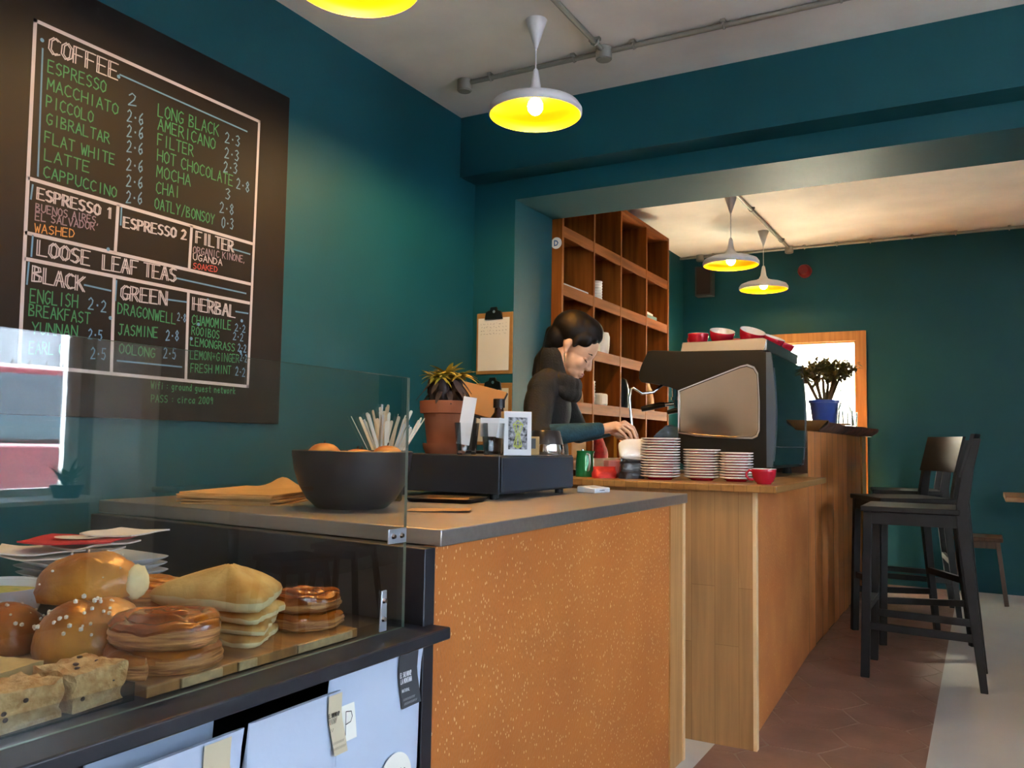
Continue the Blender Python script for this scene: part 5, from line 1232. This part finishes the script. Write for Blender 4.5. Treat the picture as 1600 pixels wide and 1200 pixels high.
# ------------------------------------------------------------------ seats and tables
M_STOOL = mat('black_stained_wood', '17181a', .5, var=.2, scale=14, spec=.3); M_FOOTP = mat('worn_metal', '8a8a84', .35, .9)
def bar(m, p0, p1, w, d):
    p0, p1 = Vector(p0), Vector(p1); X = Matrix.Identity(4)
    z = (p1 - p0).normalized(); y = Vector((0, 1, 0)); y = (y - z * y.dot(z)).normalized() if abs(z.y) < .95 else Vector((1, 0, 0)); x = y.cross(z)
    q = [(x * sx * w / 2 + y * sy * d / 2) for sx, sy in ((-1, -1), (1, -1), (1, 1), (-1, 1))]
    m.rings([[p0 + v for v in q], [p1 + v for v in q]])
def stool(label, loc, rz):
    t = thing('bar_stool', label, 'bar stool', loc, rz, 'black wooden bar stools at the counter')
    for s in (-1, 1):
        m = MB(); bar(m, (-.235, s * .185, 0), (-.215, s * .178, .755), .038, .034); m.build('leg', M_STOOL, t, bevel=.003)
        m = MB(); p = [(.245, s * .19, 0), (.205, s * .187, .40), (.178, s * .184, .72), (.175, s * .184, .80), (.20, s * .182, .96), (.238, s * .18, 1.10)]
        rings = []
        for i, q in enumerate(p):
            w = [.030, .042, .052, .05, .042, .03][i]; q = Vector(q); rings.append([q + Vector((a * w / 2, b * .016, 0)) for a, b in ((-1, -1), (1, -1), (1, 1), (-1, 1))])
        m.rings(rings); m.build('leg', M_STOOL, t, smooth=20, bevel=.003)
        m = MB(); bar(m, (-.225, s * .182, .235), (.218, s * .188, .225), .034, .018); m.build('side_rail', M_STOOL, t, bevel=.002)
        m = MB(); m.box(-.20, .165, s * .182 - .011, s * .182 + .011, .70, .757); m.build('seat_rail', M_STOOL, t, bevel=.002)
    m = MB(); m.box(-.235, -.21, -.17, .17, .30, .336); r_ = m.build('footrest', M_STOOL, t, bevel=.002)
    m = MB(); m.box(-.239, -.206, -.12, .12, .336, .339); m.build('foot_plate', M_FOOTP, r_)
    m = MB(); m.box(.19, .212, -.175, .175, .33, .365); m.build('back_rail', M_STOOL, t, bevel=.002)
    m = MB(); m.box(-.23, -.205, -.17, .17, .70, .757); m.build('front_rail', M_STOOL, t, bevel=.002)
    m = MB(); m.surf(lambda u, v: Vector((-.245 + .41 * u, -.205 + .41 * v, .782 - .010 * math.sin(math.pi * min(1, u * 1.15)) * math.sin(math.pi * v))), 14, 14)
    m.surf(lambda u, v: Vector((-.245 + .41 * u, -.205 + .41 * v, .757)), 14, 14); bmesh.ops.bridge_loops(m.bm, edges=[e for e in m.bm.edges if e.is_boundary])
    m.build('seat', M_STOOL, t, smooth=40, bevel=.004)
    m = MB()
    def bk(off): return lambda u, v: Vector((.192 + .052 * v + off + .022 * math.sin(math.pi * u) - .014, -.195 + .39 * u, .925 + .195 * v))
    m.surf(bk(0), 12, 4); m.surf(bk(-.016), 12, 4); bmesh.ops.bridge_loops(m.bm, edges=[e for e in m.bm.edges if e.is_boundary]); m.build('backrest', M_STOOL, t, smooth=40)
    return t
s0 = stool('black wooden bar stool nearest the camera, its back at the right', (-.262, 4.475, 0), 0)
dup(s0, (-.378, 5.300, 0), Rd(29), 'black wooden bar stool turned askew behind the nearest stool')
dup(s0, (-.42, 6.22, 0), Rd(8), 'black wooden bar stool farthest back, hidden behind the other two')
M_DKW = grain_mat('dark_seat_wood', '5a3a20', '40260f', 2, .5)
def low_stool(label, loc, rz, h=.45, w=.15, mt=None):
    mt = mt or M_DKW; t = thing('wooden_stool', label, 'stool', loc, rz, 'low brown wooden stools')
    m = MB(); m.box(-w, w, -w, w, h - .028, h); m.build('seat', mt, t, bevel=.006)
    m = MB()
    for a in [(-w + .03, w - .03, -w + .022, -w + .04), (-w + .03, w - .03, w - .04, w - .022), (-w + .022, -w + .04, -w + .04, w - .04), (w - .04, w - .022, -w + .04, w - .04)]: m.box(*a, h - .075, h - .028)
    m.build('apron', mt, t)
    for sx in (-1, 1):
        for sy in (-1, 1): m = MB(); bar(m, (sx * (w + .012), sy * (w + .012), 0), (sx * (w - .032), sy * (w - .032), h - .028), .028, .028); m.build('leg', mt, t, bevel=.002)
    return t
ls0 = low_stool('low brown wooden stool near the back wall behind the bar stools', (-.045, 6.86, 0), .0)
ls1 = dup(ls0, (1.30, 3.35, 0), .3, 'low brown stool near the shop window, mirrored in the glass')
dup(ls0, (1.45, 3.95, 0), -.2, 'second low brown stool by the window table, mirrored in the glass')
t = thing('table', 'wooden table cut by the right frame edge near the back wall', 'table', (.47, 6.3, 0))
m = MB(); m.box(-.36, .40, -.34, .34, .738, .768); m.build('tabletop', M_SLAB, t, bevel=.003)
m = MB(); m.cyl((0, 0, .018), (0, 0, .738), .03, n=16); m.build('column', M_BLK, t)
m = MB(); m.lathe([(0, 0), (.20, 0), (.20, .008), (.05, .018), (0, .018)], 32); m.build('base', M_BLK, t, smooth=30)
t = thing('table', 'wooden table by the shop window, mirrored in the glass', 'table', (2.02, 3.62, 0))
m = MB(); m.box(-.30, .30, -.34, .34, .738, .768); m.build('tabletop', M_SLAB, t, bevel=.003)
m = MB(); m.cyl((0, 0, .018), (0, 0, .738), .03, n=16); m.build('column', M_BLK, t)
m = MB(); m.lathe([(0, 0), (.20, 0), (.20, .008), (.05, .018), (0, .018)], 32); m.build('base', M_BLK, t, smooth=30)
t = thing('potted_plant', 'small leafy plant in dark bowl on the window sill, mirrored in the glass', 'potted plant', (2.42, 2.83, .722))
m = MB(); m.lathe([(0, 0), (.06, 0), (.085, .07), (.08, .07), (0, .06)], 28); p_ = m.build('pot', M_DARKB, t, smooth=50)
rn = random.Random(2); m = MB()
for k in range(46):
    a = rn.uniform(0, 6.283); leaf(m, (.02 * math.cos(a), .02 * math.sin(a), .06 + rn.uniform(0, .06)), (math.cos(a), math.sin(a), rn.uniform(.3, 2)), rn.uniform(.06, .13), .012, .02, .003, 4)
m.build('leaves', mat('sill_leaf', '2f5a2c', .5), t, smooth=60)
# ------------------------------------------------------------------ the barista
M_SKIN = mat('skin', 'd6a684', .5, var=.05, scale=20); M_HAIR = mat('dark_hair', '0b0605', .55, spec=.2, var=.3, scale=1., stretch=(60, 60, 8)); M_KNIT = mat('charcoal_knit', '090b0b', .85, var=.25, scale=60, bump=.3, bscale=160)
M_SLV = mat('teal_sleeve', '123c48', .8, var=.2, scale=50, bump=.3, bscale=160); M_TROU = mat('dark_teal_skirt', '12404a', .8)
V = lambda *a: Vector(a)
def blob(name, prims, voxel, mt, parent, smooth_it=8, extra=None):
    m = MB()
    for p in prims:
        if p[0] == 'b':
            _, c, r, *rot = p; m.ball(c, r, 28, rot[0] if rot else None)
        else:
            _, a, b, ra, rb = p; a, b = Vector(a), Vector(b); k = max(2, int((b - a).length / (min(ra, rb) * .5)))
            m.tube([a.lerp(b, i / k) for i in range(k + 1)], [ra + (rb - ra) * i / k for i in range(k + 1)], 18); m.ball(a, ra, 18); m.ball(b, rb, 18)
    bmesh.ops.recalc_face_normals(m.bm, faces=m.bm.faces[:])
    o = m.build(name, mt, parent, smooth=0)
    r = o.modifiers.new('r', 'REMESH'); r.mode = 'VOXEL'; r.voxel_size = voxel; r.use_smooth_shade = True
    if smooth_it: s_ = o.modifiers.new('s', 'SMOOTH'); s_.iterations = smooth_it; s_.factor = .5
    dg = bpy.context.evaluated_depsgraph_get(); me = bpy.data.meshes.new_from_object(o.evaluated_get(dg))
    old = o.data; o.modifiers.clear(); o.data = me; bpy.data.meshes.remove(old); me.name = name
    if not me.materials: me.materials.append(mt)
    me.polygons.foreach_set('use_smooth', [True] * len(me.polygons))
    return o
O = V(-1.560, 3.343, 1.461); u = V(.96, .28, 0).normalized(); w = V(.28, -.96, 0).normalized(); zz = V(0, 0, 1)
pd = Rd(30); F = u * math.cos(pd) - zz * math.sin(pd); U = u * math.sin(pd) + zz * math.cos(pd)
HM = Matrix((F, -w, U)).transposed().to_4x4()      # columns: forward, left, up
K = 1.06
def H(f, r, up): return O + (F * f + w * r + U * up) * K
def hb(f, r, up, a, b, c): return ('b', H(f, r, up), (a * K, b * K, c * K), HM)
head = [hb(-.012, 0, .055, .097, .076, .084), hb(.035, 0, .03, .064, .066, .075), hb(.038, 0, -.03, .055, .059, .062), hb(.050, 0, -.07, .036, .044, .036), hb(.068, 0, -.094, .019, .024, .018),
        hb(.079, 0, .012, .015, .046, .020), hb(.060, .036, -.030, .024, .022, .026), hb(.060, -.036, -.030, .024, .022, .026), hb(.076, 0, -.066, .017, .028, .020), hb(.090, 0, -.068, .008, .020, .0065), hb(.088, 0, -.079, .008, .017, .0065),
        ('c', H(.090, 0, .004), H(.106, 0, -.036), .0068 * K, .0098 * K), hb(.098, .010, -.041, .009, .008, .0075), hb(.098, -.010, -.041, .009, .008, .0075),
        ('c', H(-.03, 0, -.03), V(-1.637, 3.345, 1.30), .054, .060)]
for s in (1, -1): head += [hb(-.008, s * .074, .004, .0135, .007, .026), hb(-.014, s * .078, .010, .014, .006, .018), hb(-.002, s * .073, -.020, .008, .006, .009)]
SR, SL, ER, EL, WR, WL = V(-1.636, 3.215, 1.278), V(-1.706, 3.500, 1.298), V(-1.605, 3.105, 1.075), V(-1.650, 3.625, 1.10), V(-1.392, 3.292, 1.112), V(-1.49, 3.60, 1.112)
CH, WA, HI = V(-1.674, 3.352, 1.19), V(-1.70, 3.378, 1.0), V(-1.712, 3.392, .86)
TM = Matrix((u, -w, zz)).transposed().to_4x4()
torso = [('b', CH, (.088, .145, .15), TM), ('b', WA, (.082, .125, .15), TM), ('b', HI, (.10, .155, .12), TM), ('c', SR, SL, .05, .05)]
arms = [('c', SR, ER, .046, .036), ('c', ER, WR, .036, .023), ('c', SL, EL, .046, .036), ('c', EL, WL, .036, .023)]
legs = []
for s in (1, -1):
    hp = HI + w * s * .085 + V(0, 0, -.05); kn = V(hp.x + .02, hp.y, .46) + w * s * .01; an = V(kn.x - .03, kn.y, .09)
    legs += [('c', hp, kn, .082, .055), ('c', kn, an, .053, .036)]
    legs += [('c', an + V(0, 0, -.05), an + u * .14 + V(0, 0, -.058), .032, .026)]
# right hand: palm down over the packets, fingers curling down
def hand(kn, md, tp, wr, pa, th):
    h = [('c', wr, pa, .022, .024), ('b', pa, (.034, .03, .017), Matrix((( Vector(kn[1]) - Vector(wr)).normalized(), Vector((.45, -.85, -.25)).normalized(), Vector((.1, -.2, 1)).normalized())).transposed().to_4x4())]
    for i, (a, b, c) in enumerate(zip(kn, md, tp)):
        r = [.0088, .009, .0086, .0076][i]; h += [('c', pa, a, .012, r * 1.1), ('c', a, b, r * 1.05, r * .92), ('c', b, c, r * .92, r * .74)]
    h += [('c', th[0], th[1], .0125, .0102), ('c', th[1], th[2], .0102, .008)]
    return h
KN = [(-1.313, 3.345, 1.142), (-1.308, 3.322, 1.134), (-1.309, 3.300, 1.122), (-1.314, 3.281, 1.109)]
MD = [(-1.284, 3.368, 1.121), (-1.277, 3.343, 1.111), (-1.281, 3.318, 1.098), (-1.290, 3.294, 1.086)]
TP = [(-1.270, 3.378, 1.088), (-1.264, 3.349, 1.076), (-1.270, 3.324, 1.066), (-1.282, 3.299, 1.060)]
rh = hand(KN, MD, TP, WR, V(-1.340, 3.314, 1.122), [V(-1.365, 3.335, 1.10), V(-1.334, 3.372, 1.083), V(-1.305, 3.384, 1.072)])
sh_ = V(-.10, .312, .0)
lh = hand([Vector(p) + sh_ + V(0, (3.313 - p[1]) * 1.9, 0) for p in KN], [Vector(p) + sh_ + V(0, (3.33 - p[1]) * 1.9, 0) for p in MD], [Vector(p) + sh_ + V(0, (3.337 - p[1]) * 1.9, 0) for p in TP], WL, V(-1.435, 3.62, 1.118), [V(-1.46, 3.60, 1.10), V(-1.43, 3.565, 1.082), V(-1.40, 3.555, 1.072)])
pe = blob('person', head + torso + arms + legs + rh + lh, .0034, M_SKIN, None, 5)
tag(pe, 'woman in dark roll neck jumper leaning over the worktop by the machine, hair tied back', 'person')
# clothing
CW0, CW1 = V(-1.640, 3.345, 1.335), V(-1.578, 3.352, 1.345)
sweat = [('b', CH + V(-.004, 0, .01), (.104, .160, .155), TM), ('b', WA, (.104, .146, .15), TM), ('b', HI + V(0, 0, .03), (.112, .165, .10), TM), ('c', SR, SL, .066, .066), ('c', SR + V(0, 0, .02), CW0, .055, .062), ('c', SL + V(0, 0, .01), CW0, .055, .062),
         ('c', SR, ER, .060, .054), ('c', ER, ER.lerp(WR, .12), .054, .052), ('c', SL, EL, .058, .05)]
sw = blob('jumper', sweat, .006, M_KNIT, pe, 6)
cowl = []
for k in range(18):
    a = 6.2832 * k / 18; d = u * math.cos(a) + w * math.sin(a)
    c = V(-1.622, 3.346, 1.312) + d * (.064 + .010 * math.cos(a)) + zz * (.020 * -math.cos(a) + .008)
    cowl += [('b', c, (.031, .031, .040)), ('b', c - zz * .034 - d * .004, (.034, .034, .04))]
cowl += [('c', V(-1.637, 3.345, 1.30), H(-.045, 0, -.060), .074, .064)]
blob('sleeve', [('c', ER, ER.lerp(WR, .5), .051, .041), ('c', ER.lerp(WR, .5), ER.lerp(WR, .95), .041, .030)], .005, M_SLV, pe, 5)
blob('sleeve', [('c', EL, EL.lerp(WL, .5), .048, .040), ('c', EL.lerp(WL, .5), EL.lerp(WL, .95), .040, .030)], .005, M_SLV, pe, 5)
blob('roll_neck', cowl, .005, M_KNIT, pe, 5)
sk = [('c', HI + w * s * .07 + V(0, 0, .06), V(HI.x + .02, HI.y, .45) + w * s * .08, .12, .11) for s in (1, -1)] + [('b', HI, (.118, .17, .14), TM)]
blob('skirt', sk, .008, M_TROU, pe, 5)
for s in (1, -1):
    hp = HI + w * s * .085; an = V(hp.x - .01, hp.y, .09) + w * s * .01
    blob('shoe', [('c', an + V(-.02, 0, -.045), an + u * .17 + V(0, 0, -.053), .042, .036), ('b', an + V(0, 0, -.02), (.045, .045, .05))], .006, M_BLK, pe, 4)
# hair: cap swept back, ponytail
hair = [hb(-.024, 0, .070, .099, .084, .087), hb(.014, 0, .098, .076, .071, .056), hb(.046, 0, .092, .046, .058, .040), hb(-.064, 0, .018, .060, .070, .072), hb(-.072, 0, -.02, .042, .056, .05),
        hb(.034, .060, .058, .040, .018, .034), hb(.034, -.060, .058, .040, .018, .034), hb(.016, .072, .040, .014, .010, .034), hb(.016, -.072, .040, .014, .010, .034), hb(.064, .03, .074, .020, .034, .022), hb(.064, -.03, .074, .020, .034, .022)]
hr = blob('hair', hair, .004, M_HAIR, pe, 6)
pt = [H(-.105, 0, .02), V(-1.668, 3.349, 1.462), V(-1.703, 3.343, 1.41), V(-1.718, 3.338, 1.355), V(-1.712, 3.335, 1.315)]
tail = []
for a, b, ra, rb in zip(pt, pt[1:], (.030, .036, .038, .030), (.036, .038, .030, .012)): tail.append(('c', a, b, ra, rb))
for k in range(7):
    a = k * .9; d = V(.02 * math.cos(a), .024 * math.sin(a), 0); tail.append(('c', pt[2] + d, pt[4] + d * 1.5 + zz * -.01 * (k % 3), .014, .005))
blob('ponytail', tail, .004, M_HAIR, hr, 4)
# face details
M_LID = mat('dark_lash', '1c1210', .6); M_LIP = mat('lip', 'a85a50', .5); M_BROW = mat('brow', '2c1d16', .8)
for s in (1, -1):
    m = MB(); m.ball(H(.073, s * .034, -.009), (.0125 * K, .0145 * K, .0085 * K), 16, HM); e = m.build('eyelid', M_SKIN, pe, smooth=80)
    m = MB(); m.tube([H(.083, s * .018, -.014), H(.0865, s * .027, -.0165), H(.0865, s * .037, -.0165), H(.079, s * .049, -.012)], [.0012, .0022, .0022, .0014], 8); m.build('lash_line', M_LID, e)
    m = MB(); m.tube([H(.091, s * .015, .014), H(.090, s * .030, .019), H(.079, s * .047, .016)], [.0026, .0032, .0014], 8); m.build('eyebrow', M_BROW, pe)
m = MB(); m.ball(H(.0915, 0, -.0675), (.0075 * K, .019 * K, .0046 * K), 14, HM); m.ball(H(.0895, 0, -.077), (.0085 * K, .016 * K, .0055 * K), 14, HM); m.build('lips', M_LIP, pe, smooth=80)
for s in (1, -1):
    m = MB(); p = H(-.002, s * .080, -.030); m.tube([p, p + V(0, 0, -.018), p + V(.003, 0, -.04)], [.0022, .003, .0035], 8); m.build('earring', mat('gold_earring', 'e8d4a0', .25, 1.), pe)
